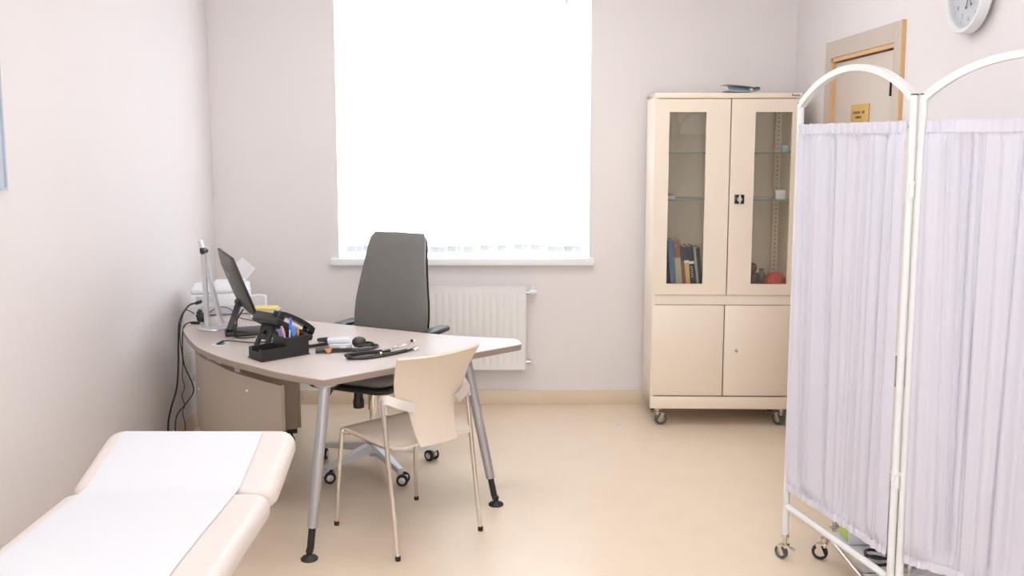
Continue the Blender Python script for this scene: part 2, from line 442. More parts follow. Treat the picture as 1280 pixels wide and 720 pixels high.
def uprights(sx):
    b = B().bb(sx * (h - .024), sx * (h - .062), Dp - .05, Dp - .036, .79, Z1 - .04)
    o = b.build('shelf_upright', M_CAB, cab)
    b = B()
    z = .86
    while z < 1.86:
        b.lathe([(0, 0), (.0055, 0), (.0055, .0014), (0, .0014)], (sx * (h - .043), Dp - .0500, z), 'Y', 8); z += .026
    b.build('slots', M_GAP, o)
uprights(1); uprights(-1)
for z in (1.592, 1.325):
    s = B().bb(-h + .026, h - .026, .036, Dp - .055, z - .006, z).build('glass_shelf', M_GSHELF, cab)
    B().bb(-h + .026, h - .026, .033, .036, z - .0065, z + .0005).build('front_edge', M_GEDGE, s)
B().bb(-h + .0225, h - .0225, .035, Dp - .013, .776, .784).build('shelf', M_CABIN, cab)
def leaf(x0, x1, g0, g1, nm, gz0=.842, gz1=1.819, z0=.779, z1=1.892):
    b = B()
    b.bb(x0, g0, -.002, .017, z0, z1).bb(g1, x1, -.002, .017, z0, z1)
    b.bb(g0, g1, -.002, .017, z0, gz0).bb(g0, g1, -.002, .017, gz1, z1)
    d = b.build('glazed_door', M_CAB, cab)
    B().bb(g0, g1, .009, .013, gz0, gz1).build('pane', M_GLASSC, d)
    return d
dl = leaf(-h + .008, .012, -.330, -.122, 'l'); dr = leaf(.018, h - .008, .152, .358, 'r')
b = B().bb(.046, .1, -.009, -.0022, 1.304, 1.356, bev=.002)
b.build('lock_plate', M_BLACKG, dr)
b = B().lathe([(0, -.018), (.014, -.018), (.0155, -.009), (0, -.009)], (.073, 0, 1.33), 'Y', 20).box((.073, -.02, 1.33), (.012, .012, .05), bev=.003)
b.build('turn_handle', M_SILV, dr)
for x0, x1 in ((-h + .008, .005), (.011, h - .008)):
    d = B().bb(x0, x1, -.002, .017, .186, .718, bev=.002).build('solid_door', M_CAB, cab)
    if x0 > 0: B().lathe([(0, -.007), (.009, -.006), (.010, -.002), (0, -.002)], (.082, 0, .452), 'Y', 16).build('key_lock', M_STEEL, d)
b = B().bb(-h + .01, h - .01, .0172, .0182, .18, .722).bb(-.002, .02, .0172, .0182, .776, 1.9)
b.build('seam_strip', M_GAP, cab)
b = B()
for i, (w_, hh) in enumerate(((.004, .016), (.003, .008), (.003, .008), (.0035, .008), (.003, .008), (.003, .012), (.003, .008))):
    x = .352 + i * .0065
    b.bb(x, x + w_, -.0012, .0002, 1.907, 1.907 + hh); b.bb(x, x + .006, -.0012, .0002, 1.907 + hh * .5, 1.907 + hh * .5 + .002)
b.build('brand_mark', mat('blue_print', rgb(92, 104, 140), .5), cab, label='small blue maker mark')
def caster(parent, x, y, top, r, w, ang, tire, fork, lever=False, twin=True, hub=None):
    M = Matrix.Translation((x, y, 0)) @ Matrix.Rotation(ang, 4, 'Z')
    off = r * .55
    b = B().lathe([(0, top - .012), (r * .55, top - .012), (r * .55, top), (0, top)], (0, 0, 0), n=14)
    b.lathe([(0, r * 1.7), (r * .3, r * 1.7), (r * .3, top - .012), (0, top - .012)], n=10)
    if twin:
        b.box((off * .7, 0, r * 1.35), (r * 1.9, w * .35, r * .7), bev=r * .12)
    else:
        for s in (-1, 1): b.box((off * .7, s * (w * .5 + .003), r * 1.35), (r * .62, .003, r * 1.5), rot=(0, .45, 0))
        b.box((off * .5, 0, r * 2.1), (r * 1.4, w + .01, .006), rot=(0, .2, 0))
    if lever: b.box((-r * .9, 0, r * 2.0), (r * 1.5, w * .7, .005), rot=(0, -.25, 0), bev=.001)
    f = b.xf(M).build('caster', fork, parent)
    b = B()
    offs = ((-w * .42, w * .32), (w * .42, w * .32)) if twin else ((0, w * .8),)
    for c, ww in offs:
        b.lathe([(r * .62, -ww / 2), (r * .9, -ww / 2), (r, -ww * .3), (r, ww * .3), (r * .9, ww / 2), (r * .62, ww / 2)], (off, c, r), 'Y', 28)
    wh = b.xf(M).build('wheel', tire, f)
    b = B()
    for c, ww in offs: b.lathe([(0, -ww * .55), (r * .45, -ww * .6), (r * .64, -ww * .45), (r * .64, ww * .45), (r * .45, ww * .6), (0, ww * .55)], (off, c, r), 'Y', 20)
    b.xf(M).build('hub', hub or M_ALUL, f)
    return f
for (x, y, a) in ((-h + .05, .03, .25), (h - .05, .03, 2.2), (-h + .05, Dp - .05, 1.0), (h - .05, Dp - .05, .5)):
    caster(cab, x, y, Z0, .036, .028, a, M_RUB, M_STEEL, True, False, M_HUB)
CABM = rootmat(cab)
def in_cab(x, y, z): return tuple(CABM @ Vector((x, y, z)))
# books
books = [
    # x at foot, thickness, height, lean, cover, top band, band height, label
    (-.352, 0.022, 0.295, .02, (176, 164, 140), (140, 96, 82), 0.06, 'beige book with a maroon top band at the outer end of the row'),
    (-.330, 0.02, 0.17, .03, (44, 44, 42), None, 0, 'short dark book beside the blue book'),
    (-.296, 0.03, 0.3, .10, (88, 120, 150), None, 0, 'tall plain steel-blue book'),
    (-.257, 0.036, 0.3, .085, (178, 170, 150), (140, 98, 84), 0.1, 'thick stone-grey book with a maroon upper third'),
    (-.224, 0.016, 0.262, .09, (136, 82, 58), (58, 56, 66), 0.08, 'thin rust-brown book with a dark top'),
    (-.202, 0.026, 0.264, .11, (222, 180, 112), (62, 60, 72), 0.078, 'sand-yellow book with a dark slate top'),
    (-.172, 0.027, 0.266, .13, (48, 46, 54), (62, 60, 72), 0.085, 'black book with white spine lettering'),
    (-.150, 0.014, 0.262, .16, (166, 158, 144), None, 0, 'slim pale grey book leaning hardest'),
    (-.132, 0.02, 0.258, .17, (50, 58, 54), None, 0, 'dark green book at the end nearest the door seam'),
]
bx_, prev = -.362, 0
for i, (x, th, hh, ln, c1, c2, bh, lab) in enumerate(books):
    ln = (.02, .03, .085, .085, .09, .095, .105, .115, .118)[i]
    bx_ += .30 * max(0, ln - prev); x = bx_; prev = ln; bx_ += th / math.cos(ln) + .0015
    bk = thing('book', lab, 'book', in_cab(x, .06, .786), (0, -ln, CR), group='books on the bottom shelf of the cabinet')
    m1 = mat('book_cover_%d' % i, rgb(*c1), .55, var=.06, vscale=30)
    B().bb(0, th, 0, .004, 0, hh).build('spine', m1, bk)
    for xc in (0, th - .0022): B().bb(xc, xc + .0022, .004, .15, 0, hh).build('cover', m1, bk)
    B().bb(.0023, th - .0023, .0042, .146, .002, hh - .004).build('pages', mat('book_pages', rgb(232, 222, 200), .8), bk)
    if c2: B().bb(-.0003, th + .0003, -.0005, .006, hh - bh, hh + .0004).build('top_band', mat('book_band_%d' % i, rgb(*c2), .5), bk)
    if i in (5, 6): B().bb(-.0003, th + .0003, -.0007, .004, hh - bh - .016, hh - bh - .0003).build('white_band', M_WHITE, bk)
    if i == 6:
        b = B()
        for k in range(5):
            z = hh - bh - .035 - k * .014
            b.bb(.006, .015, -.0007, .001, z, z + .003); b.bb(.006 + (k % 2) * .006, .009 + (k % 2) * .006, -.0007, .001, z - .006, z)
        b.build('spine_lettering', M_WHITE, bk)
    if i == 3:
        B().box((.014, -.0006, hh - .03), (.012, .0008, .003), rot=(0, -.7, 0)).build('tick_mark', M_WHITE, bk)
    if i == 2:
        B().box((.012, -.0004, .075), (.004, .0008, .03), rot=(0, .2, 0)).build('spine_mark', mat('orange_print', rgb(214, 96, 56), .6), bk)
# ornaments on the lower shelf
b = B()
n = 30
def ballf(u, v):
    a = 2 * PI * u; p = PI * (v - .5); r = 1 + .035 * math.cos(20 * PI * u)
    return (.062 * r * math.cos(p) * math.cos(a), .05 * r * math.cos(p) * math.sin(a), .056 + .058 * math.sin(p))
b.sheet(ballf, 80, 14)
bl = tag(b.build('ribbed_ball', mat('coral_red_knit', rgb(206, 92, 78), .8, var=.12, vscale=90)), 'coral red ribbed cushion ball on the bottom shelf', 'ball')
bl.location = in_cab(.318, .10, .7865)
fig = thing('figurine', 'small dark brown figurine beside the red ball', 'figurine', in_cab(.195, .12, .785))
mfig = mat('dark_pottery', rgb(84, 70, 60), .6, var=.2, vscale=40)
B().lathe([(0, 0), (.034, 0), (.042, .03), (.038, .08), (.024, .105), (0, .11)], n=20).build('body', mfig, fig)
B().lathe([(0, 0), (.022, .01), (.03, .03), (.022, .054), (0, .064)], (-.008, 0, .104), n=16).build('head', mat('russet_pottery', rgb(128, 84, 60), .6, var=.2, vscale=60), fig)
fig2 = thing('vase', 'small grey speckled vase between figurine and red ball', 'vase', in_cab(.262, .2, .785))
B().lathe([(0, 0), (.02, 0), (.03, .04), (.026, .08), (.012, .105), (.015, .118), (.011, .118), (.008, .105), (0, .1)], n=20).build('body', mat('grey_pottery', rgb(128, 122, 112), .6, var=.3, vscale=80), fig2)
B().lathe([(.014, .115), (.017, .117), (.014, .12), (.011, .117), (.014, .115)], n=20).build('rim', mfig, fig2)
# shelf boxes
def small_box(name, lab, x, y, z, dx, dy, dz, m, m2):
    t = thing(name, lab, 'box', in_cab(x, y, z), CR)
    B().bb(-dx / 2, dx / 2, -dy / 2, dy / 2, 0, dz * .72, bev=.001).build('base', m, t)
    B().bb(-dx / 2 - .001, dx / 2 + .001, -dy / 2 - .001, dy / 2 + .001, dz * .7, dz, bev=.001).build('lid', m2, t)
small_box('instrument_box', 'flat grey box on the middle shelf above the books', -.318, .1, 1.3265, .075, .09, .026, M_GPLAS, mat('slate_lid', rgb(150, 146, 150), .5))
small_box('carton', 'small white carton on the middle shelf by the slotted upright', .325, .09, 1.3265, .055, .05, .05, M_WHITE, M_WPLAS)
small_box('vial_box', 'pale blue box on the top shelf by the slotted upright', .352, .12, 1.5935, .035, .04, .04, mat('pale_blue_card', rgb(176, 196, 202), .6), mat('pale_blue_lid', rgb(190, 206, 210), .6))
b = B()
for k in range(3): b.box((.012 * k, .006 * k, .001 + .0022 * k), (.10, .07, .002), rot=(0, 0, .15 * k))
pp = tag(b.build('paper_sheets', M_PAPER), 'few loose white sheets lying on the middle glass shelf', 'paper'); pp.location = in_cab(.215, .13, 1.3265); pp.rotation_euler = (0, 0, CR)
# on the cabinet top
lf = thing('brochure', 'curled blue brochure lying on top of the cabinet', 'brochure', in_cab(.075, .06, 1.9265), CR + .05)
mblue = mat('brochure_blue', rgb(186, 212, 232), .4, var=.06, vscale=12)
def broc(u, v): return (-.08 + .165 * u, -.05 + .13 * v, .006 + .006 * (2 * u - 1) ** 2 + .002)
B().sheet(broc, 14, 2, .005).build('lower_leaf', mat('brochure_grey', rgb(150, 160, 174), .4), lf)
def broc2(u, v):
    a = u * PI
    return (.085 + .012 * math.sin(a), -.05 + .13 * v, .023 - .010 * math.cos(a))
B().sheet(broc2, 8, 2, .0015).build('fold', mat('brochure_fold', rgb(120, 130, 142), .4), lf)
def broc3(u, v): return (-.095 + .165 * u, -.052 + .13 * v, .047 - .016 * u ** 1.5)
B().sheet(broc3, 10, 2, .0015).build('upper_leaf', mat('brochure_edge', rgb(190, 180, 170), .5), lf)
def broc4(u, v): return (-.075 + .125 * u, -.052 + .05 * v + .02 * u, .010 + .030 * v - .008 * u * v)
B().sheet(broc4, 6, 4, .001).build('middle_leaf', mblue, lf)
b = B().bb(-.08, .08, -.1, .1, 0, .002).box((.01, .01, .003), (.155, .2, .002), rot=(0, 0, .05))
ps = tag(b.build('paper_pile', mat('lilac_paper', rgb(226, 214, 212), .7)), 'thin flat pile of paper on the cabinet top', 'paper'); ps.location = in_cab(-.26, .13, 1.9265)

# ================================================================= RADIATOR
rad = thing('radiator', 'white ribbed panel radiator under the window sill', 'radiator', (-.351, 5.61, .243))
x0, x1, ry = -.80, .098, 5.60
def radf(u, v):
    x = x0 + .006 + (x1 - x0 - .012) * u; z = .243 + .518 * v
    k = (x - x0 - .03) / (x1 - x0 - .06)
    d = 0
    if .055 < v < .93 and 0 < k < 1:
        e = min(1, (v - .055) / .02, (.93 - v) / .02); d = max(0, math.sin(k * 20 * 2 * PI)) ** .5 * .0035 * e
    return (x, ry + d, z)
b = B().sheet(radf, 200, 40, .004)
b.build('front_panel', M_RAD, rad, True)
b = B().bb(x0 + .008, x1 - .008, 5.655, 5.668, .25, .75)
b.build('rear_panel', M_RAD, rad, True)
for xa in (x0, x1 - .005): B().bb(xa, xa + .005, 5.598, 5.668, .243, .765).build('side_cover', M_RAD, rad, True)
b = B().bb(x0 + .005, x1 - .005, 5.600, 5.606, .757, .765).bb(x0 + .005, x1 - .005, 5.660, 5.667, .757, .765)
for i in range(60):
    x = x0 + .012 + (x1 - x0 - .024) * i / 59; b.bb(x - .003, x + .003, 5.605, 5.661, .757, .763)
b.build('top_grille', M_RAD, rad, True)
b = B().tube([(x1 - .01, 5.64, .725), (x1 + .022, 5.64, .725)], .010)
b.build('valve_body', M_STEEL, rad, True)
B().lathe([(0, 0), (.016, 0), (.02, .006), (.021, .03), (.017, .045), (0, .047)], (x1 + .02, 5.64, .728), 'X', 20).lathe([(0, -.02), (.012, -.02), (.013, .02), (0, .022)], (x1 + .034, 5.64, .75)).build('thermostat_head', M_WHITE, rad, True)
b = B().tube([(x1 - .01, 5.64, .285), (x1 + .03, 5.64, .285)], .010).lathe([(0, -.008), (.014, -.008), (.014, .008), (0, .008)], (x1 + .012, 5.64, .285), 'X')
b.build('lower_valve', M_STEEL, rad, True)
B().lathe([(0, -.014), (.014, -.014), (.016, 0), (.014, .02), (0, .024)], (x1 + .04, 5.64, .292)).build('lower_cap', M_WHITE, rad, True)
b = B().tube([(x1 + .04, 5.64, .285), (x1 + .04, 5.676, .285), (x1 + .04, 5.688, .285)], .008)
for xx in (x0 + .15, x1 - .15): b.bb(xx - .015, xx + .015, 5.6672, 5.688, .3, .72)
b.build('wall_bracket', M_RAD, rad, True)

# ================================================================= DESK
desk = thing('desk', 'wing-shaped grey-beige office desk with silver legs', 'desk', (-.8, 4.3, 0))
arc = catmull([(-1.655, 4.72, 0), (-1.645, 4.56, 0), (-1.607, 4.456, 0), (-1.476, 4.204, 0), (-1.379, 4.064, 0), (-1.230, 3.902, 0), (-1.102, 3.794, 0), (-.983, 3.695, 0), (-.862, 3.614, 0), (-.748, 3.547, 0)], 5)
back = catmull([(-.02, 4.318, 0), (-.30, 4.392, 0), (-.55, 4.505, 0), (-.80, 4.625, 0), (-1.016, 4.732, 0), (-1.12, 4.79, 0), (-1.21, 4.86, 0), (-1.28, 4.97, 0), (-1.30, 5.15, 0)], 5)
right = catmull([(.038, 4.178, 0), (.05, 4.20, 0), (.048, 4.24, 0), (.033, 4.29, 0), (.01, 4.312, 0)], 4)
poly = [(p.x, p.y) for p in arc] + [(-.735, 3.545)] + [(p.x, p.y) for p in right] + [(p.x, p.y) for p in back] + [(-1.655, 5.15)]
top = B().prism(poly, .7165, .72).build('desktop', M_DESK, desk, True)
B().prism(poly, .692, .7164).build('edge_band', M_DESKE, top, True, 'darker taupe edge band')
def desk_leg(foot, topp, gus=None):
    f = Vector((*foot, 0)); t_ = Vector((*topp, .692)); d = (t_ - f)
    a = f + d * (.125 / .692)
    b = B().tube([a, t_], [.0205, .0225], 20)
    leg = b.build('leg', M_ALU, desk, True)
    b = B()
    for k in range(9):
        p = f + d * ((.045 + .009 * k) / .692); b.tube([p - d * .004, p, p + d * .004], .0145, 14)
    b.tube([f + d * .04, f + d * .19], .0125, 14)
    b.lathe([(0, 0), (.034, 0), (.035, .004), (.03, .010), (.014, .016), (.01, .022), (.014, .032), (.012, .042), (0, .042)], tuple(f), n=24)
    b.build('levelling_foot', M_BLACK, leg, True)
    b = B().lathe([(0, .684), (.045, .684), (.045, .6915), (0, .6915)], (topp[0], topp[1], 0), n=20)
    b.build('mounting_plate', M_ALU, leg, True)
desk_leg((-.801, 3.497), (-.742, 3.600))
desk_leg((-.066, 4.052), (-.205, 4.10))
desk_leg((-1.622, 4.82), (-1.60, 4.85))
b = B().bar([(-.742, 3.64, .67), (-.68, 4.1, .67), (-.9, 4.5, .67), (-1.57, 4.83, .67)], .018, .015, smooth=6)
b.bar([(-.205, 4.12, .672), (-.68, 4.12, .672)], .018, .012)
b.build('support_beam', M_BLACK, desk, True)
b = B()
g0, g1 = Vector((-.735, 3.62, 0)), Vector((-.70, 3.80, 0))
bm_ = b.bm
q = [Vector((-.735, 3.615, .690)), Vector((-.695, 3.66, .690)), Vector((-.748, 3.60, .60))]
dv = Vector((.012, -.010, 0))
A = [bm_.verts.new(p) for p in q]; Dq = [bm_.verts.new(p + Vector((-.006, .006, 0))) for p in q]
bm_.faces.new(A); bm_.faces.new(list(reversed(Dq)))
for k in range(3): bm_.faces.new((A[k], A[(k + 1) % 3], Dq[(k + 1) % 3], Dq[k]))
b.build('gusset', M_DGREY, desk, True)
# modesty panel: arc set in below the edge
pa = catmull([(-1.600, 4.575, 0), (-1.515, 4.43, 0), (-1.405, 4.296, 0), (-1.294, 4.157, 0), (-1.136, 4.012, 0), (-.998, 3.903, 0)], 6)
def panelf(u, v):
    p = pa[min(int(u * (len(pa) - 1) + .5), len(pa) - 1)]
    zb = .16 + .20 * max(0, 1 - u / .12) ** 1.6
    return (p.x, p.y, zb + v * (.600 - zb))
mp_ = B().sheet(panelf, len(pa) - 1, 8, .018).build('modesty_panel', M_PANEL, desk, True)
for k in (8, 19):
    p = pa[k]; B().box((p.x + .012, p.y + .012, .640), (.018, .014, .103), rot=(0, 0, .7)).build('panel_bracket', M_ALUL, mp_, True)
b = B()
for k, z in ((3, .42), (22, .535)):
    p = pa[k]; nx = Vector((-.74, -.67, 0)); c_ = p + nx * .003
    b.lathe([(0, 0), (.006, 0), (.005, .004), (0, .005)], (c_.x, c_.y, z), 'Y', 10)
b.build('screw_cap', M_WHITE, mp_, True)
gr = B().lathe([(.022, 0), (.040, 0), (.040, .003), (.034, .005), (.022, .005), (.022, 0)], (-1.34, 4.176, .7201), n=24)
gr.build('cable_grommet', M_GPLAS, top, True, 'pale round cable grommet')
# pedestal
ped = thing('drawer_pedestal', 'taupe drawer unit on black castors under the desk', 'drawer unit', (-1.395, 5.024, 0), .26)
B().bb(-.20, .19, -.20, .26, .095, .60, bev=.002).build('body', M_PED, ped)
for k in range(3):
    d = B().bb(.1905, .207, -.195, .255, .10 + k * .165, .26 + k * .165, bev=.002).build('drawer', M_PED, ped)
    B().tube([(.207, -.05, .22 + k * .165), (.228, -.05, .22 + k * .165), (.228, .11, .22 + k * .165), (.207, .11, .22 + k * .165)], .004, 8).build('handle', M_STEEL, d)
for xx in (.13, -.19): B().bb(xx, xx + .055, -.196, -.16, .070, .094).build('caster_plate', M_BLACK, ped)
for (x, y, a) in ((.155, -.17, 2.6), (-.165, -.17, .4), (.10, .22, 1), (-.165, .22, 2)):
    caster(ped, x, y, .09, .026, .03, a, M_BLACK, M_BLACK)

# ================================================================= OFFICE CHAIR
oc = thing('office_chair', 'high-backed grey leather swivel chair behind the desk', 'office chair', (-.70, 4.566, 0), math.radians(156))
# local +Y is the way the sitter faces, +X their right
a_off = math.radians(14) - math.radians(156)
b = B().lathe([(0, .055), (.024, .055), (.026, .075), (.04, .085), (.042, .125), (.03, .135), (0, .135)], n=20)
bs = b.build('base_hub', M_ALUL, oc)
for k in range(5):
    a = a_off + 2 * PI * k / 5; ca, sa = math.cos(a), math.sin(a)
    b = B()
    P0, P1 = Vector((.03 * ca, .03 * sa, .105)), Vector((.315 * ca, .315 * sa, .072))
    sd = Vector((-sa, ca, 0))
    vs = []
    for P, hw, hh in ((P0, .026, .022), (P0 * .45 + P1 * .55, .022, .014), (P1, .017, .009)):
        vs.append([b.bm.verts.new(P + sd * hw * sx + Vector((0, 0, hh * sz))) for sx, sz in ((-1, -1), (1, -1), (.75, 1), (-.75, 1))])
    for A, D in zip(vs[:-1], vs[1:]):
        for j in range(4): b.bm.faces.new((A[j], A[(j + 1) % 4], D[(j + 1) % 4], D[j]))
    b.bm.faces.new(vs[0]); b.bm.faces.new(vs[-1])
    b.build('spoke', M_ALUL, oc, smooth=30)
    caster(oc, .31 * ca, .31 * sa, .067, .029, .05, a + (2.2, .6, 1.9, 2.6, .9)[k], M_BLACK, M_ALUL)
b = B().lathe([(0, .12), (.017, .12), (.017, .30), (.024, .30), (.024, .42), (0, .42)], n=20)
b.lathe([(.025, .20), (.026, .206), (.025, .212)], n=20)
b.build('gas_column', M_CHROME, oc)
b = B().lathe([(.027, .125), (.03, .125), (.03, .15), (0, .15)], n=20).box((0, .02, .437), (.17, .26, .036), bev=.008)
b.build('tilt_mechanism', M_BLACK, oc)
Mi = rootmat(oc).inverted()
kx, ky, _ = Mi @ Vector((-.752, 4.44, 0))
B().lathe([(0, .345), (.026, .345), (.027, .35), (.027, .385), (.023, .39), (.022, .43), (0, .43)], (kx, ky, 0), n=20).build('tension_knob', M_BLACK, oc)
B().cushion(.48, .47, .03, .08, .014, (0, .03, .455)).build('seat_pan', M_BLACK, oc)
B().cushion(.48, .47, .06, .09, .028, (0, .03, .486)).build('seat', M_LEATH, oc)
# backrest: outline sheet with curvature, front pad and rear shell
def bw(z):
    pts = [(.55, .165), (.60, .19), (.68, .207), (.74, .211), (.82, .206), (.92, .190), (1.02, .174), (1.10, .163), (1.145, .156), (1.16, .150)]
    for (z0, w0), (z1, w1) in zip(pts[:-1], pts[1:]):
        if z <= z1: return w0 + (w1 - w0) * max(0, (z - z0)) / (z1 - z0)
    return pts[-1][1]
def by(z): return -.185 - .10 * ((z - .55) / .6) + .02 * math.sin((z - .55) / .6 * PI)
def backf(off, crown):
    def f(u, v):
        z = .55 + .61 * v; w = bw(z); s = 2 * u - 1
        sw = 1 - .06 * max(0, (v - .96) / .04)
        return (s * w * sw, by(z) + off + .018 * s * s - crown * s ** 4 - crown * .7 * max(0, (v - .93) / .07) ** 2, z - .006 * s * s * (v > .9))
    return f
B().sheet(backf(0, .022), 16, 28, .034).build('backrest', M_LEATH, oc)
B().sheet(backf(-.036, .006), 16, 28, .012).build('back_shell', M_BLACKG, oc)
B().bar([(0, -.02, .42), (0, -.17, .42), (0, -.235, .47), (0, -.248, .62)], .012, .04, smooth=5).build('back_support', M_BLACK, oc)
for sx in (-1, 1):
    B().bar([(sx * .10, -.09, .447), (sx * .25, -.10, .452), (sx * .268, -.12, .51), (sx * .268, -.16, .681)], .008, .03, smooth=5, up=(0, 0, 1)).build('arm_bracket', M_ALUL, oc)
    B().cushion(.075, .23, .026, .035, .012, (sx * .268, -.175, .680)).build('armrest', M_BLACK, oc)

# ================================================================= VISITOR CHAIR
gc = thing('visitor_chair', 'bent plywood visitor chair with chrome legs facing the desk', 'chair', (-.4415, 3.798, 0), math.radians(42))
def seatf(u, v):
    s = 2 * u - 1; y = -.215 + .445 * v
    w = .205 - .02 * max(0, (v - .85) / .15) ** 2 - .035 * max(0, (.12 - v) / .12) ** 2
    z = .452 - .012 * (1 - s * s) * math.sin(PI * min(1, v * 1.1)) - .022 * max(0, (v - .8) / .2) ** 2
    return (s * w, y, z)
B().sheet(seatf, 14, 18, .011).build('seat', M_PLY, gc)
def lerp_tab(tab, v):
    for (v0, w0), (v1, w1) in zip(tab[:-1], tab[1:]):
        if v <= v1:
            return w0 + (w1 - w0) * (v - v0) / (v1 - v0)
    return tab[-1][1]
def gbackf(u, v):
    s = 2 * u - 1
    w = lerp_tab([(0, .094), (.36, .114), (.46, .168), (1.0, .207)], v)
    z = .437 + .372 * v + .004 * s * s * v
    y = -.236 + .21 * v - .25 * v * v + (w * s / .2) ** 2 * .034
    return (s * w, y, z)
B().sheet(gbackf, 16, 44, .011).build('backrest', M_PLY, gc)
for sx in (-1, 1):
    # front leg carries on under the seat, rear leg rises past it to the back bracket
    b = B().tube([(sx * .213, .230, .012), (sx * .194, .207, .395), (sx * .188, .195, .418), (sx * .18, .16, .424)], .0095, 14, smooth=4)
    lg = b.build('leg', M_CHROME, gc)
    B().lathe([(0, 0), (.010, 0), (.0115, .006), (.0105, .02), (0, .02)], (sx * .2135, .2305, 0), n=14).build('foot_cap', M_BLACK, lg)
    b = B().tube([(sx * .214, -.230, .012), (sx * .214, -.139, .618), (sx * .212, -.138, .63)], .0095, 14)
    lg = b.build('leg', M_CHROME, gc)
    B().lathe([(0, 0), (.010, 0), (.0115, .006), (.0105, .02), (0, .02)], (sx * .214, -.2305, 0), n=14).build('foot_cap', M_BLACK, lg)
    b = B().bar([(sx * .214, -.150, .575), (sx * .214, -.138, .625), (sx * .205, -.155, .636), (sx * .165, -.188, .618), (sx * .110, -.209, .598)], .019, .005, smooth=4, up=(0, 0, 1))
    b.build('back_bracket', mat('beige_metal', rgb(216, 206, 198), .35, .2), gc)
    b = B().tube([(sx * .213, -.165, .43), (sx * .18, -.14, .424), (sx * .18, .19, .428)], .0085, 12)
    b.build('side_rail', M_CHROME, gc)
for yy in (-.12, .16): B().tube([(-.18, yy, .425), (.18, yy, .425)], .0085, 12).build('cross_rail', M_CHROME, gc)

# ================================================================= EXAMINATION COUCH
cch = thing('examination_couch', 'white padded examination couch with raised headrest and paper cover', 'couch', (-1.071, 1.9, 0))
CW = .652; zt = .562
B().cushion(CW, 1.38, .085, .055, .036, (0, 2.785 - .69 - 1.9, zt - .085), steps=8).build('mattress', M_VINYL, cch)
tilt = math.radians(17)
HM = Matrix.Translation((0, 2.79 - 1.9, zt - .092)) @ Matrix.Rotation(tilt, 4, 'X')
hd = B().cushion(CW, .36, .085, .06, .036, (0, .195, 0), steps=8).xf(HM).build('headrest', M_VINYL, cch)
px0, px1 = -.272, .213
def pap(u, v):
    # runs up the mattress, sags over the joint and on over the headrest
    x = px0 + (px1 - px0) * u + .003 * math.sin(9 * v)
    L1, L2 = 1.30, .37
    s = v * (L1 + L2)
    wv = .0010 * math.sin(23 * u + 5 * s) * math.sin(15 * s + 2 * u)
    if s < L1:
        y = .868 - L1 + s; return (x, y, zt + .0028 + wv)
    q = HM @ Vector((x,   .025 + (s - L1) * .86, .0885 + wv)); return tuple(q)
B().sheet(pap, 16, 90, -.0006).build('paper_cover', M_PAPER, cch)
b = B().bb(-.22, .22, -1.1, .8, .43, .4765)
b.build('frame', M_WHITE, cch)
for x in (-.2, .2):
    for y in (-1.0, .6):
        B().tube([(x, y, 0.0), (x, y, .43)], .02, 12).build('leg', M_WHITE, cch)
for xx in (-.2, .2): B().tube([(xx, -1.0, .15), (xx, .6, .15)], .014, 10).build('stretcher', M_WHITE, cch)
for xx in (-.15, .15): B().bar([(xx, .74, .45), (xx, .98, .50)], .012, .012).build('headrest_support', M_WHITE, cch)

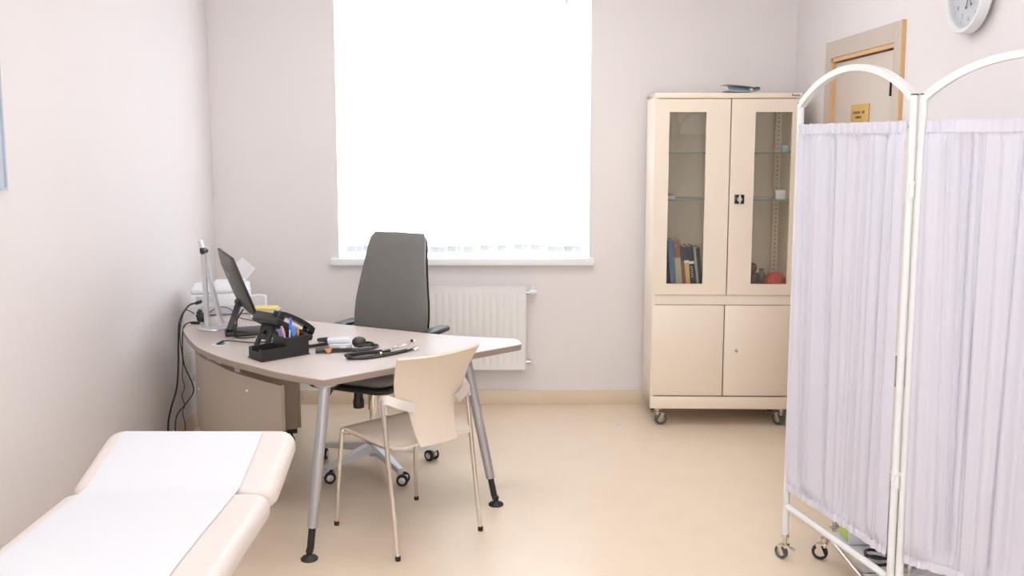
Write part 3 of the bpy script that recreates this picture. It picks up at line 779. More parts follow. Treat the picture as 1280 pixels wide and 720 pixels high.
# ================================================================= FOLDING SCREEN
P1, PH, P3 = Vector((1.093, 3.50, 0)), Vector((1.252, 2.885, 0)), Vector((1.704, 2.452, 0))
PH2 = PH + Vector((.020, -.022, 0))
scr = thing('folding_screen', 'white tubular folding privacy screen with lilac curtains on castors', 'privacy screen', tuple(PH))
def scr_panel(A, D, phase, seed):
    d = (D - A); L_ = d.length; d.normalize(); nn = Vector((-d.y, d.x, 0))
    r = .0125
    for P in (A, D):
        po = B().tube([P + Vector((0, 0, .10)), P + Vector((0, 0, 1.795))], r, 14).build('post', M_WHITE, scr, True)
        B().lathe([(0, 1.795), (.0128, 1.795), (.0125, 1.799), (0, 1.8)], (P.x, P.y, 0), n=14).build('post_cap', M_DGREY, po, True)
    sg = .118; Rr = (L_ * L_ / 4 + sg * sg) / (2 * sg); al = math.asin(L_ / 2 / Rr)
    arc_ = [A + d * (L_ / 2 + Rr * math.sin(al * (k / 12 - 1))) + Vector((0, 0, 1.785 + sg - Rr + Rr * math.cos(al * (k / 12 - 1)))) for k in range(25)]
    B().bar(arc_, .012, .011, up=tuple(nn)).build('arched_top_rail', M_WHITE, scr, True)
    B().tube([A + d * r + Vector((0, 0, .222)), D - d * r + Vector((0, 0, .222))], .0125, 12).build('bottom_rail', M_WHITE, scr, True)
    for z in (1.700, .312): B().tube([A + Vector((0, 0, z)), D + Vector((0, 0, z))], .004, 8).build('curtain_rod', M_STEEL, scr, True)
    rnd = random.Random(seed)
    fr = [(rnd.uniform(8, 30), rnd.uniform(0, 6.28), 1.0) for _ in range(4)]
    fr += [(rnd.uniform(38, 75), rnd.uniform(0, 6.28), .42) for _ in range(5)]
    fr += [(rnd.uniform(110, 170), rnd.uniform(0, 6.28), .05) for _ in range(3)]
    creases = [(rnd.uniform(.03, .97), rnd.uniform(.004, .009), rnd.uniform(.4, 1), rnd.uniform(-.03, .03), rnd.uniform(0, .5)) for _ in range(13)]
    m_ = r + .002
    def cur(u, v):
        z = .297 + (1.716 - .297) * v
        q = min(v * 1.42 - .013, (1 - v) * 1.42 - .013)          # distance from the nearer rod in metres
        e = min(1, max(0, (abs(q) - .004) / .05)) if q > 0 else min(.25, abs(q) / .03)
        uu = u + .022 * (v - .5) * math.sin(5 * u + phase) * 1.4
        g = sum(w * math.sin(f * uu + p) for f, p, w in fr) / 3.2
        g = math.sin(1.3 * g)
        fold = g * .023 * (.35 + .65 * e)
        for c0, cw, ca, cs, _ in creases:                        # narrow creases running down from the gathers
            t_ = (uu - c0 - cs * (v - .5)) / cw
            if abs(t_) < 3: fold += .011 * ca * math.exp(-t_ * t_) * (.45 + .55 * e)
        gather = (1 - e) * (.0022 * math.sin(170 * u + 4 * math.sin(13 * u)) + .002 * math.sin(90 * u + phase))
        off = -.0105 + fold * (.3 + .7 * e) * min(1, .25 + e) + gather
        off = min(off, -.0062) if e < .4 else off
        p = A + d * (m_ + (L_ - 2 * m_) * u) + nn * off
        return (p.x, p.y, z + .002 * math.sin(46 * u) * (1 - e))
    c_ = B().sheet(cur, 300, 84).build('curtain', M_CURT, scr, True, smooth=80)
    for z0_, z1_, nm in ((1.680, 1.7165, 'curtain_heading'), (.2965, .326, 'curtain_hem')):
        def hem(u, v, z0_=z0_, z1_=z1_):
            k = (z0_ + (z1_ - z0_) * v - .297) / (1.716 - .297); p = Vector(cur(u, min(1, max(0, k))))
            p -= nn * (.0045 + .0034 * math.sin(130 * u + 5 * math.sin(9 * u)) * (.5 + .5 * math.sin(23 * u + phase)))
            return (p.x, p.y, z0_ + (z1_ - z0_) * v + .0015 * math.sin(60 * u))
        B().sheet(hem, 300, 4).build(nm, M_HEM, c_, True, smooth=80)
    return d
d1 = scr_panel(P1, PH, .4, 5)
d2 = scr_panel(PH2, P3, 1.7, 11)
for z in (1.50, .56):
    b = B().lathe([(0, -.02), (.008, -.02), (.008, .02), (0, .02)], ((PH.x + PH2.x) / 2 - .012, (PH.y + PH2.y) / 2 - .006, z), n=12)
    b.box(((PH.x + PH2.x) / 2, (PH.y + PH2.y) / 2, z), (.03, .008, .06), rot=(0, 0, -.83), bev=.002)
    b.build('hinge', M_WHITE, scr, True)
Sinv = rootmat(scr).inverted()
for P, a in ((P1, 2.3), ((PH + PH2) / 2, 1.2), (P3, .4)):
    q = Sinv @ P
    caster(scr, q.x, q.y, .105, .027, .022, a, M_RUB, M_CHROME, True, False, M_HUB)

# ================================================================= WALL CLOCK AND PICTURE
ck = thing('wall_clock', 'round white wall clock above the folding screen', 'clock', (XR - .014, 3.505, 2.205), (0, -PI / 2, 0))
R_ = .152
B().lathe([(0, .002), (R_ - .004, .002), (R_, .006), (R_, .034), (R_ - .005, .040), (R_ - .016, .040), (R_ - .021, .034), (R_ - .024, .013), (0, .013)], n=64).build('case', M_WHITE, ck)
B().lathe([(0, -.0138), (.05, -.0138), (.05, .0018), (0, .0018)], n=32).build('wall_mount', M_DGREY, ck)
mdial = mat('clock_dial', rgb(228, 228, 231), .5); mnum = mat('clock_numerals', rgb(150, 150, 156), .6)
dial = B().lathe([(0, .0131), (R_ - .025, .0131), (R_ - .025, .0142), (0, .0142)], n=48).build('dial', mdial, ck)
b = B()
for k in range(60):
    a = 2 * PI * k / 60; ln = .010 if k % 5 == 0 else .005
    b.box(((.118) * math.cos(a), -.118 * math.sin(a), .0146), (ln, .0022 if k % 5 == 0 else .0012, .0006), rot=(0, 0, -a))
b.build('minute_marks', mnum, dial)
bmn = bmesh.new()
for k in range(1, 13):
    me = text_mesh(str(k), .026); a = 2 * PI * k / 12
    Mx = Matrix.Translation((.098 * math.cos(a), -.098 * math.sin(a), .0147)) @ Matrix.Rotation(-PI / 2, 4, 'Z')
    me.transform(Mx); bmn.from_mesh(me); bpy.data.meshes.remove(me)
men = bpy.data.meshes.new('numerals'); bmn.to_mesh(men); bmn.free(); men.materials.append(mnum)
no = bpy.data.objects.new('numerals', men); C.objects.link(no); no.parent = dial
mh = mat('clock_hands', rgb(70, 72, 80), .4)
def hand(nm, ang, l0, l1, w, z, dot=0):
    a = math.radians(ang)
    b = B().box(((l1 - l0) / 2 * math.cos(a), -(l1 - l0) / 2 * math.sin(a), z), (l1 + l0, w, .0012), rot=(0, 0, -a))
    if dot: b.lathe([(0, -.0008), (dot, -.0008), (dot, .0008), (0, .0008)], (-l0 * math.cos(a), l0 * math.sin(a), z), n=12)
    b.build(nm, mh, ck)
hand('hour_hand', 20, .058, .06, .005, .018, .0055)
hand('minute_hand', 335, .052, .09, .004, .020, .0055)
hand('second_hand', 300, .03, .1, .0016, .022, .004)
B().lathe([(0, .0142), (.006, .0142), (.006, .024), (0, .0245)], n=14).build('centre_pin', mh, ck)
B().lathe([(0, .031), (R_ - .0215, .031), (R_ - .0215, .0325), (0, .0325)], n=48).build('cover_glass', M_GLASSW, ck)
pic = thing('wall_picture', 'light blue framed notice on the wall beside the couch', 'picture', (XL, 3.0, 1.478))
b = B()
x0_, x1_ = XL + .001, XL + .018
b.bb(x0_, x1_, 2.62, 3.332, 1.478, 1.49).bb(x0_, x1_, 2.62, 3.332, 1.99, 2.0).bb(x0_, x1_, 3.322, 3.332, 1.49, 1.99).bb(x0_, x1_, 2.62, 2.632, 1.49, 1.99)
b.build('frame', mat('picture_frame_blue', rgb(176, 186, 200), .4), pic, True)
B().bb(x0_, XL + .012, 2.632, 3.322, 1.49, 1.99).build('print', mat('pale_blue_print', rgb(200, 208, 220), .6, var=.06, vscale=4), pic, True)

# ================================================================= THINGS ON THE DESK
ZT = .7205
# printer
pr = thing('printer', 'white desktop printer in the corner behind the lamp', 'printer', (-1.715, 4.865, ZT), math.radians(15))
B().bb(0, .31, 0, .25, .004, .118, bev=.008).build('body', M_WPLAS, pr)
B().cushion(.306, .25, .032, .03, .012, (.155, .125, .118)).build('scanner_lid', M_WPLAS, pr)
B().bb(.05, .27, -.004, .01, .016, .052, bev=.002).build('paper_slot', M_GPLAS, pr)
B().bb(.03, .13, -.003, .002, .075, .108, bev=.001).build('control_panel', M_GPLAS, pr)
b = B()
for x in (.03, .28):
    for y in (.03, .22): b.lathe([(0, 0), (.012, 0), (.012, .005), (0, .005)], (x, y, 0), n=10)
b.build('foot', M_DGREY, pr)
sh = B().box((.262, .235, .205), (.10, .003, .13), rot=(-.38, .75, 0), bev=.001)
sh.build('paper_support', mat('frosted_plastic', rgb(236, 234, 236), .35, alpha=.6), pr, label='translucent tilted paper support')
B().box((.2, .22, .152), (.16, .012, .026), rot=(-.3, 0, 0)).build('support_hinge', M_WPLAS, pr)
# white block and yellow-white box
wp = thing('paper_block', 'upright white paper block standing behind the monitor', 'paper', (-1.352, 4.86, ZT), .1)
def wpf(u, v): return (-.035 + .07 * u, .012 * math.sin(2.4 * u), .118 * v * (1 - .06 * (2 * u - 1) ** 2))
B().sheet(wpf, 8, 6, .028).build('sheets', M_PAPER, wp)
B().box((0, .004, .006), (.076, .05, .011), bev=.002).build('stand', M_WPLAS, wp)
yb = thing('carton_box', 'white cardboard box with yellow lid behind the telephone', 'box', (-1.290, 4.775, ZT), .05)
B().bb(-.058, .058, -.04, .04, 0, .055, bev=.001).build('body', M_WHITE, yb)
B().bb(-.06, .06, -.042, .042, .055, .069, bev=.001).build('lid', mat('yellow_card', rgb(240, 218, 128), .6), yb)
b = B()
for k in range(4): b.bb(-.045 + .009 * k, -.042 + .009 * k, -.0412, -.0398, .028 + .004 * (k % 2), .048)
b.build('print', mat('grey_print', rgb(140, 134, 150), .6), yb)
# folding desk lamp
dlp = thing('desk_lamp', 'folded silver desk lamp on a round base', 'lamp', (-1.488, 4.555, ZT))
B().lathe([(0, 0), (.082, 0), (.084, .003), (.083, .010), (.078, .012), (0, .012)], n=48).build('base', M_ALUL, dlp)
B().bar([(-.035, -.01, .012), (-.040, -.01, .385)], .009, .011, up=(0, 1, 0)).build('upright', M_ALUL, dlp)
B().bar([(-.060, .012, .442), (.035, .0, .020)], .007, .019, up=(1, 0, .2)).build('lamp_head', M_ALUL, dlp)
b = B().tube([(-.040, -.024, .390), (-.040, .030, .390)], .013, 14).box((-.048, .0, .398), (.016, .035, .02), bev=.003)
b.build('joint', M_BLACK, dlp)
# monitor
mon = thing('monitor', 'dark computer monitor seen from behind on a leaning stand', 'monitor', (-1.36, 4.40, ZT))
T0 = Vector((-1.29, 4.24, 1.12)); wv = Vector((-.19, .40, 0)); dn = Vector((.10, .048, -.30))
wn, hn = wv.normalized(), dn.normalized(); nb = wn.cross(hn).normalized()
if nb.x > 0: nb = -nb          # points out of the monitor's back
Wm, Hm = wv.length, dn.length
cen = T0 + wv / 2 + dn / 2
MM = Matrix((wn, -hn, nb)).transposed().to_4x4(); MM.translation = cen
b = B().box((0, 0, .004), (Wm, Hm, .012), bev=.004)
b.xf(MM).build('bezel', M_BLACK, mon, True)
def mback(u, v):
    x, y = (2 * u - 1), (2 * v - 1)
    e = (1 - abs(x) ** 4) * (1 - abs(y) ** 4)
    return (x * (Wm / 2 - .006), y * (Hm / 2 - .006), .010 + .022 * e ** .6)
bk_ = B().sheet(mback, 24, 18, -.0).xf(MM).build('back_cover', mat('monitor_back', rgb(92, 88, 83), .38, bump=.04, bscale=500), mon, True)
b = B().tube([Vector(mback(.06 + .88 * k / 20, .80)) for k in range(21)], .0018, 6).xf(MM); b.build('vent_line', M_BLACK, bk_, True)
B().lathe([(0, 0), (.011, 0), (.011, .002), (0, .002)], (-.05, Hm * .2, .032), n=20).xf(MM).build('logo', M_ALU, bk_, True)
B().box((0, 0, -.003), (Wm - .018, Hm - .02, .0024)).xf(MM).build('screen', M_BLACKG, mon, True)
hp = MM @ Vector((0, -Hm * .30, .036))
ft = Vector((-1.365, 4.40, ZT))
b = B().bar([ft + Vector((-.002, -.01, .018)), ft * .5 + hp * .5 + Vector((0, 0, .012)), hp], .013, .028, up=(-1, 0, .6))
b.tube([MM @ Vector((-.035, -Hm * .30, .036)), MM @ Vector((.035, -Hm * .30, .036))], .017, 14)
b.build('stand', M_BLACK, mon, True)
b = B().box((-1.352, 4.405, ZT + .011), (.075, .10, .022), rot=(0, 0, .35), bev=.004)
b.box((-1.255, 4.46, ZT + .008), (.20, .17, .016), rot=(0, 0, .35), bev=.004)
b.build('stand_base', M_BLACK, mon, True)
card = tag(B().box((0, 0, .001), (.07, .055, .002), rot=(0, 0, .35)).build('white_card', M_PAPER), 'white card lying on the base of the monitor stand', 'card')
card.location = (-1.20, 4.475, ZT + .0165)
# telephone
U = Vector((.6, .8, 0)); ph0 = Vector((-1.075, 4.195, ZT))
ph = thing('telephone', 'black desk telephone on a forked stand with coiled cord', 'telephone', tuple(ph0), math.atan2(U.y, U.x))
# local x towards the user, y sideways
ti = math.radians(29)
PM = Matrix.Translation((.125, 0, .016)) @ Matrix.Rotation(ti, 4, 'Y')
B().box((-.115, 0, .0), (.23, .185, .030), bev=.008).xf(PM).build('body', M_BLACK, ph)
b = B()
for i in range(4):
    for j in range(3): b.box((-.05 - .022 * i, .01 + .024 * j, .0165), (.014, .017, .005), bev=.001)
b.xf(PM).build('keys', M_GPLAS, ph)
B().box((-.178, .03, .016), (.06, .10, .003)).xf(PM).build('display', mat('lcd_grey', rgb(120, 128, 122), .25), ph)
b = B()
hs = catmull([(-.228, -.062, .038), (-.19, -.062, .046), (-.115, -.062, .050), (-.04, -.062, .046), (-.002, -.062, .038)], 5)
b.bar(hs, .011, .021, up=(0, 0, 1))
b.cushion(.052, .050, .034, .018, .010, (-.212, -.062, .014)).cushion(.052, .050, .034, .018, .010, (-.018, -.062, .014))
b.xf(PM).build('handset', M_BLACKG, ph)
# forked stand under the raised end
tz = .016 + .225 * math.sin(ti); tx = .125 - .225 * math.cos(ti)
FM = Matrix.Translation((tx + .022, 0, tz - .02)) @ Matrix.Rotation(math.radians(-62), 4, 'Y')
lenf = (tz - .02) / math.sin(math.radians(62)) - .0145
b = B()
for s in (-1, 1): b.box((-lenf * .5 - .01, s * .034, 0), (lenf, .026, .012), bev=.003)
b.box((-.022, 0, 0), (.03, .094, .012), bev=.003).box((-.068, 0, 0), (.022, .05, .010), bev=.002)
b.lathe([(.012, -.007), (.019, -.007), (.019, .007), (.012, .007), (.012, -.007)], (-.046, 0, 0), n=20)
b.xf(FM).build('stand', M_BLACK, ph)
B().box((tx + .02, 0, tz + .008), (.045, .17, .04), rot=(0, ti, 0), bev=.01).build('rear_housing', M_DGREY, ph)
def coil(pts, rc, turns, r):
    P = catmull(pts, 24); m = len(P); out = []
    tot = turns
    N_ = int(turns * 9)
    for i in range(N_ + 1):
        s = i / N_ * (m - 1); k = min(int(s), m - 2); f = s - k
        p = P[k].lerp(P[k + 1], f); t_ = (P[k + 1] - P[k]).normalized()
        n1 = Vector((0, 0, 1)); n1 = (n1 - t_ * n1.dot(t_)).normalized(); n2 = t_.cross(n1)
        a = 2 * PI * tot * i / N_
        out.append(p + (n1 * math.cos(a) + n2 * math.sin(a)) * rc)
    return B().tube(out, r, 6)
coil([(-.985, 4.16, .7302), (-.93, 4.10, .7302), (-.87, 4.13, .7302), (-.82, 4.19, .7302), (-.86, 4.26, .7302), (-.90, 4.24, .7302), (-.87, 4.21, .734), (-.80, 4.16, .7302), (-.765, 4.135, .7302)], .0060, 118, .0021).build('coiled_cord', M_TUBE, ph, True)
# organiser
og_a = math.atan2(.149, .162)
og = thing('desk_organiser', 'black stepped desk organiser holding pens', 'organiser', (-1.056, 3.833, ZT), og_a)
B().bb(-.004, .229, -.004, .124, 0, .005, bev=.0015).build('base_tray', M_BLACK, og)
tk = .004
b = B().bb(0, .115, 0, tk, .005, .050).bb(0, tk, 0, .12, .005, .036).bb(0, .115, .12 - tk, .12, .005, .05).bb(0, tk, 0, .030, .036, .050).bb(0, tk, .09, .12, .036, .05)
b.build('low_compartment', M_BLACK, og)
b = B().bb(.115, .225, 0, tk, .005, .088).bb(.115, .225, .12 - tk, .12, .005, .088).bb(.115, .115 + tk, tk, .12 - tk, .005, .088).bb(.225 - tk, .225, tk, .12 - tk, .005, .088)
b.build('tall_compartment', M_BLACK, og)
OM = rootmat(og)
def in_og(x, y, z): return OM @ Vector((x, y, z))
def pen(name, lab, x, y, dx, dy, L_, r, c1, c2, cat='pen'):
    t = thing(name, lab, cat, tuple(in_og(x, y, .0052)), og_a, group='pens in the desk organiser')
    d = Vector((dx, dy, 1)).normalized()
    z0 = r * .6
    m1 = mat(name + '_' + '_'.join(map(str, c1)), rgb(*c1), .35); m2 = mat(name + '_c_' + '_'.join(map(str, c2)), rgb(*c2), .35)
    B().tube([Vector((0, 0, z0)), d * (L_ * .64)], r, 12).build('barrel', m1, t)
    cp = B().tube([d * (L_ * .641), d * (L_ * .97), d * L_], [r * 1.1, r * 1.1], 12).build('cap', m2, t)
    B().bar([d * (L_ * .68) + Vector((r * 1.35, 0, 0)), d * (L_ * .95) + Vector((r * 1.35, 0, 0))], .0015, .002, up=(1, 0, 0)).build('clip', m2, cp)
pen('pen', 'white and pink pen leaning in the organiser', .150, .035, -.28, 0, .135, .0042, (240, 236, 236), (222, 158, 150))
pen('pen', 'tall bright blue pen leaning in the organiser', .175, .085, .10, .05, .150, .0042, (240, 240, 245), (80, 130, 226))
pen('pen', 'orange and yellow pen in the organiser', .200, .05, .05, .1, .112, .0045, (240, 180, 60), (236, 150, 70))
pen('marker', 'thick royal blue marker in the organiser', .183, .05, -.05, -.02, .122, .0085, (70, 100, 214), (96, 160, 240), 'marker')
pen('marker', 'violet-blue marker in the organiser', .140, .075, -.06, .1, .108, .0085, (96, 92, 190), (122, 124, 200), 'marker')
er = tag(B().cushion(.05, .035, .022, .01, .008).build('eraser', M_WHITE), 'white eraser in the tall compartment of the organiser', 'eraser')
er.location = in_og(.152, .088, .0055); er.rotation_euler = (0, 0, og_a)
b = B().tube([(math.cos(a) * (.022 + .004 * k), math.sin(a) * .026, .004 + .0035 * k) for k in range(3) for a in [2 * PI * j / 20 for j in range(20)]], .0025, 8)
wr = tag(b.build('wire_coil', M_TUBE), 'small coil of black wire in the low organiser compartment', 'cable'); wr.location = in_og(.066, .06, .0052)
# blood pressure meter
bp = thing('blood_pressure_meter', 'blood pressure gauge with black cuff, tubes and grey bulb', 'medical device', (-.76, 4.06, ZT), math.radians(12))
B().cushion(.105, .075, .022, .012, .006, (-.005, .015, .012)).build('gauge_case', M_GPLAS, bp)
B().cushion(.100, .060, .018, .010, .005, (-.012, .02, .034)).build('gauge_cover', mat('light_grey_plastic', rgb(216, 217, 222), .45), bp)
B().lathe([(0, -.032), (.012, -.03), (.022, -.018), (.026, 0), (.022, .018), (.012, .03), (0, .032)], (.080, .035, .0275), 'X', 20).build('bulb', M_DGREY, bp)
def cuff(u, v): return (-.115 + .15 * u, -.045 + .055 * v, .013 + .005 * math.sin(PI * u))
B().sheet(cuff, 12, 4, .012).build('cuff', M_BLACK, bp)
b = B().prism([(-.018, 0), (.018, 0), (.006, .022), (-.006, .022)], 0, .002)
b.xf(Matrix.Translation((-.058, -.0465, .022)) @ Matrix.Rotation(PI, 4, 'Z') @ Matrix.Rotation(math.radians(-60), 4, 'X')).build('orange_label', mat('orange_tag', rgb(214, 140, 72), .6), bp)
B().bb(-.008, .02, -.046, .006, .0185, .024, bev=.001).build('cuff_fastener', M_GPLAS, bp)
B().tube([(.03, -.02, .008), (.08, -.03, .006), (.13, -.005, .0065), (.155, .035, .0065), (.13, .062, .008), (.085, .05, .014), (.06, .02, .016), (.075, -.005, .018), (.12, .01, .018), (.142, .04, .018), (.12, .066, .018), (.09, .062, .018), (.075, .04, .020)], .0048, 10, smooth=6).build('air_tube', M_TUBE, bp)
B().tube([(.03, -.035, .006), (.07, -.048, .006), (.115, -.038, .006), (.15, 0, .006), (.166, .04, .006), (.145, .07, .006), (.11, .075, .006)], .0048, 10, smooth=6).build('air_tube', M_TUBE, bp)
# stethoscope
st = thing('stethoscope', 'black stethoscope with chrome ear tubes lying by the chair back', 'stethoscope', (-.57, 3.97, ZT), math.radians(31))
B().tube([(.13, .012, .0055), (.05, -.012, .0055), (-.06, -.024, .0055), (-.125, -.022, .0055), (-.152, .004, .0055), (-.13, .030, .0055), (-.06, .038, .0055), (.0, .034, .0055), (.06, .036, .0055)], .0052, 12, smooth=6).build('tubing', M_TUBE, st)
B().tube([(.06, -.026, .0055), (-.02, -.044, .0055), (-.105, -.042, .0055), (-.150, -.02, .012), (-.162, .008, .0155), (-.135, .024, .0165), (-.05, .020, .0165), (.01, .014, .0165)], .0052, 12, smooth=6).build('tubing', M_TUBE, st)
B().tube([(.06, -.026, .0055), (.12, -.008, .0055), (.155, .012, .0055)], .0052, 12, smooth=5).build('tubing', M_TUBE, st)
for s in (0, 1):
    b = B().tube([(.01 + .05 * s, .014 + .02 * s, .0165 - .011 * s), (.09, .030 + .014 * s, .018), (.14, .034 + .016 * s, .022), (.168, .046 - .03 * s, .030 + .004 * s)], .0036, 10, smooth=6)
    bi = b.build('ear_tube', M_CHROME, st)
    B().lathe([(0, -.006), (.005, -.004), (.0062, .003), (.003, .009), (0, .01)], (.170, .046 - .03 * s, .034 + .004 * s), n=12).build('ear_tip', M_BLACK if s == 0 else M_WPLAS, bi)
B().lathe([(0, 0), (.016, 0), (.018, .004), (.015, .010), (.006, .014), (0, .014)], (.172, .012, 0), n=24).build('chest_piece', M_CHROME, st)
B().lathe([(.0075, -.005), (.009, -.005), (.009, .005), (.0075, .005), (.0075, -.005)], (-.01, -.0185, .0095), 'X', 16).build('ring', M_CHROME, st)

# ================================================================= CABLES, SOCKET
def cable(name, lab, pts, r, smooth=6, extra=None):
    o = B().tube([Vector(p) for p in pts], r, 8, smooth=smooth)
    return o
cb = thing('power_cable', 'thick black power cable hanging from the printer to the floor', 'cable', (-1.80, 4.72, 0))
B().tube([(-1.668, 4.84, .80), (-1.695, 4.78, .795), (-1.722, 4.72, .731), (-1.735, 4.72, .625), (-1.741, 4.72, .496), (-1.755, 4.72, .367), (-1.789, 4.72, .259), (-1.808, 4.72, .172), (-1.812, 4.72, .041), (-1.808, 4.74, .0055), (-1.76, 4.85, .0055)], .0052, 8, smooth=6).build('cord', M_TUBE, cb, True)
B().tube([(-1.658, 4.862, .803), (-1.672, 4.83, .800)], .009, 10).build('plug', M_BLACK, cb, True)
cb = thing('adapter_cable', 'thin black cable looping below the desk edge to the modesty panel', 'cable', (-1.76, 4.68, 0))
B().tube([(-1.60, 4.66, .727), (-1.645, 4.68, .728), (-1.688, 4.68, .705), (-1.701, 4.68, .612), (-1.697, 4.68, .506), (-1.652, 4.68, .374), (-1.697, 4.68, .293), (-1.746, 4.68, .228), (-1.759, 4.68, .12), (-1.755, 4.69, .0045), (-1.7, 4.8, .0045)], .0034, 8, smooth=6).build('cord', M_TUBE, cb, True)
B().tube([(-1.60, 4.655, .7275), (-1.645, 4.665, .7275)], .007, 10).build('plug', M_BLACK, cb, True)
cb = thing('network_cable', 'thin wavy dark cable hanging beside the thick power cable', 'cable', (-1.715, 4.70, 0))
B().tube([(-1.640, 4.70, .768), (-1.684, 4.7, .785), (-1.712, 4.7, .714), (-1.719, 4.7, .629), (-1.710, 4.7, .523), (-1.716, 4.7, .43), (-1.706, 4.7, .38), (-1.721, 4.7, .33), (-1.710, 4.7, .28), (-1.721, 4.7, .24), (-1.711, 4.7, .166), (-1.715, 4.7, .09), (-1.715, 4.71, .004), (-1.66, 4.8, .004)], .0024, 8, smooth=6).build('cord', M_TUBE, cb, True)
ap = thing('power_adapter', 'black power adapter lying at the edge of the desk', 'adapter', (-1.612, 4.728, ZT), .3)
B().box((0, 0, .026), (.05, .035, .038), rot=(0, -.2, 0), bev=.006).box((-.01, 0, .052), (.022, .02, .028), rot=(0, .6, 0), bev=.004).box((0, 0, .006), (.03, .03, .012), bev=.002).build('housing', M_BLACK, ap)
B().tube([(.02, 0, .03), (.08, .02, .066), (.14, .02, .058), (.19, 0, .012), (.22, -.02, .004), (.25, -.06, .004)], .0022, 8, smooth=6).build('lead', M_TUBE, ap)
cb = thing('desk_cable', 'black cable lying across the desktop between monitor and telephone', 'cable', (-1.25, 4.2, ZT))
B().tube([(-1.345, 4.175, .7275), (-1.325, 4.21, .732), (-1.27, 4.23, .7235), (-1.19, 4.21, .7235), (-1.13, 4.245, .7235), (-1.09, 4.30, .7235)], .0028, 8, smooth=6).build('cord', M_TUBE, cb, True)
B().tube([(-1.352, 4.165, .7265), (-1.335, 4.195, .733)], .005, 8).build('plug', M_BLACK, cb, True)
cb = thing('monitor_cable', 'black signal cable dropping from the back of the monitor', 'cable', (-1.27, 4.35, ZT))
hp2 = MM @ Vector((-.03, -Hm * .40, .030))
B().tube([hp2, hp2 + Vector((-.03, -.01, -.05)), (-1.31, 4.33, .78), (-1.325, 4.325, .735), (-1.29, 4.31, .724), (-1.22, 4.33, .724)], .0034, 8, smooth=6).build('cord', M_TUBE, cb, True)
B().tube([(-1.312, 4.33, .785), (-1.322, 4.325, .752)], .007, 8).build('ferrite', M_BLACK, cb, True)
sk = thing('wall_socket', 'cream double socket on the wall below the desk edge', 'socket', (XL, 5.13, .36))
for k, z in enumerate((.332, .415)):
    p_ = B().bb(XL + .0005, XL + .010, 5.09, 5.172, z - .041, z + .041, bev=.003).build('socket_plate', M_SOCK, sk, True)
    B().lathe([(0, .009), (.020, .009), (.022, .0105), (.024, .0105), (.024, .009), (0, .009)], (XL, 5.131, z), 'X', 24).build('socket_well', M_GPLAS, p_, True)
    b = B()
    for s in (-1, 1): b.lathe([(0, .0095), (.003, .0095), (.003, .0108), (0, .0108)], (XL, 5.131 + s * .0095, z), 'X', 8)
    b.build('pin_hole', M_BLACK, p_, True)
wc = thing('white_cable', 'white cable running down the wall below the socket', 'cable', (-1.80, 5.15, 0))
B().tube([(-1.822, 5.13, .30), (-1.815, 5.15, .227), (-1.800, 5.15, .12), (-1.79, 5.15, .05), (-1.77, 5.15, .0045), (-1.72, 5.2, .0045)], .004, 8, smooth=6).build('cord', M_WHITE, wc, True)
B().tube([(-1.826, 5.131, .332), (-1.80, 5.131, .332), (-1.802, 5.131, .30)], .012, 10).build('plug', M_WHITE, wc, True)

# ================================================================= TROLLEY BEHIND THE SCREEN
tr = thing('equipment_trolley', 'chrome tube equipment trolley behind the curtain screen', 'trolley', (1.42, 3.33, 0))
fx0, fx1, fy0_, fy1_ = 1.262, 1.58, 3.12, 3.52
zb = .098
B().tube([(fx0, fy0_, zb), (fx0, fy1_, zb)], .010, 12).build('base_rail', M_CHROME, tr, True)
B().tube([(fx1, fy0_, zb), (fx1, fy1_, zb)], .010, 12).build('base_rail', M_CHROME, tr, True)
B().tube([(fx0, 3.16, zb), (fx1, 3.16, zb)], .010, 12).tube([(fx0 + .02, fy1_ + .02, zb + .02), (fx1, fy1_ + .02, zb + .02)], .008, 12).build('cross_rail', M_CHROME, tr, True)
for x, y in ((fx0 + .04, fy1_ + .02), (fx1, fy1_ + .02)):
    B().tube([(x, y, zb), (x, y, .86)], .010, 12).build('upright', M_CHROME, tr, True)
for x, y in ((1.44, 3.16), (fx1, 3.16)):
    B().tube([(x, y, zb), (x, y, .86)], .010, 12).build('upright', M_CHROME, tr, True)
B().bb(fx0 - .0, fx1 + .01, 3.14, fy1_ + .03, .80, .815, bev=.004).build('tray', M_STEEL, tr, True)
B().bb(fx0 + .025, fx1 - .012, 3.14, fy1_ - .01, .098, .106).build('lower_shelf', M_WPLAS, tr, True)
Ti = rootmat(tr).inverted()
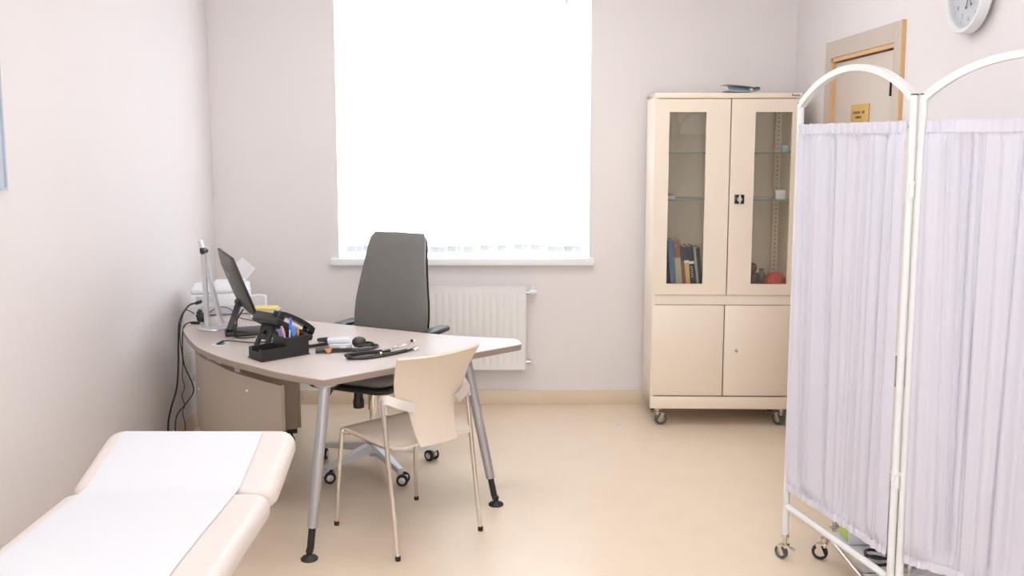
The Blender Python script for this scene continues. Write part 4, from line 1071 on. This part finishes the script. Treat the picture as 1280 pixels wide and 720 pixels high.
for x, y, a in ((fx0 - .015, fy1_ - .03, 2.55), (fx0, fy0_ + .01, 2.2), (fx1, fy1_ - .03, .7), (fx1, fy0_ + .01, 1.2)):
    q = Ti @ Vector((x, y, 0)); caster(tr, q.x, q.y, .092, .031, .022, a, M_BLACK, M_CHROME, False, False)
dv_ = thing('suction_unit', 'white electrical unit with a green label on the trolley shelf', 'medical device', (1.40, 3.445, .1065))
B().bb(1.305, 1.50, 3.39, 3.50, .1065, .36, bev=.005).build('housing', M_WPLAS, dv_, True)
B().bb(1.3015, 1.3048, 3.40, 3.49, .115, .20).build('green_label', mat('green_label', rgb(196, 222, 130), .6), dv_, True)
B().bb(1.3005, 1.3048, 3.41, 3.48, .205, .235).build('switch', M_BLACK, dv_, True)
hsx = thing('hose', 'coiled black hose on the lower trolley shelf', 'hose', (1.35, 3.21, .1065))
pts = []
for k in range(46):
    a = 2 * PI * k / 20; pts.append((1.345 + (.06 - .0006 * k) * math.cos(a), 3.215 + .05 * math.sin(a), .116 + .0012 * k))
B().tube(pts, .0055, 10).build('coil', M_TUBE, hsx, True)
B().tube([pts[-1], (1.36, 3.32, .18), (1.37, 3.388, .20)], .0055, 10, smooth=5).build('hose_end', M_TUBE, hsx, True)
bgp = thing('glass_jar', 'clear collection jar with clip lid on the trolley shelf', 'jar', (1.47, 3.23, .1065))
B().lathe([(0, 0), (.04, 0), (.042, .004), (.042, .12), (.036, .135), (.034, .135), (.040, .118), (.040, .006), (0, .005)], n=28).build('body', glass_mat('jar_glass', (.9, .92, .92, 1), .1), bgp)
B().lathe([(0, .136), (.038, .136), (.038, .15), (.012, .156), (.01, .17), (0, .17)], n=24).build('lid', M_GPLAS, bgp)
scp = tag(B().box((0, 0, .001), (.022, .012, .0015), rot=(0, 0, .3)).box((.01, .006, .0022), (.014, .007, .001), rot=(0, .2, .6)).build('paper_scrap', M_PAPER), 'tiny white paper scrap on the floor near the cabinet', 'paper')
scp.location = onf = (.63, 5.25, 0.0005)
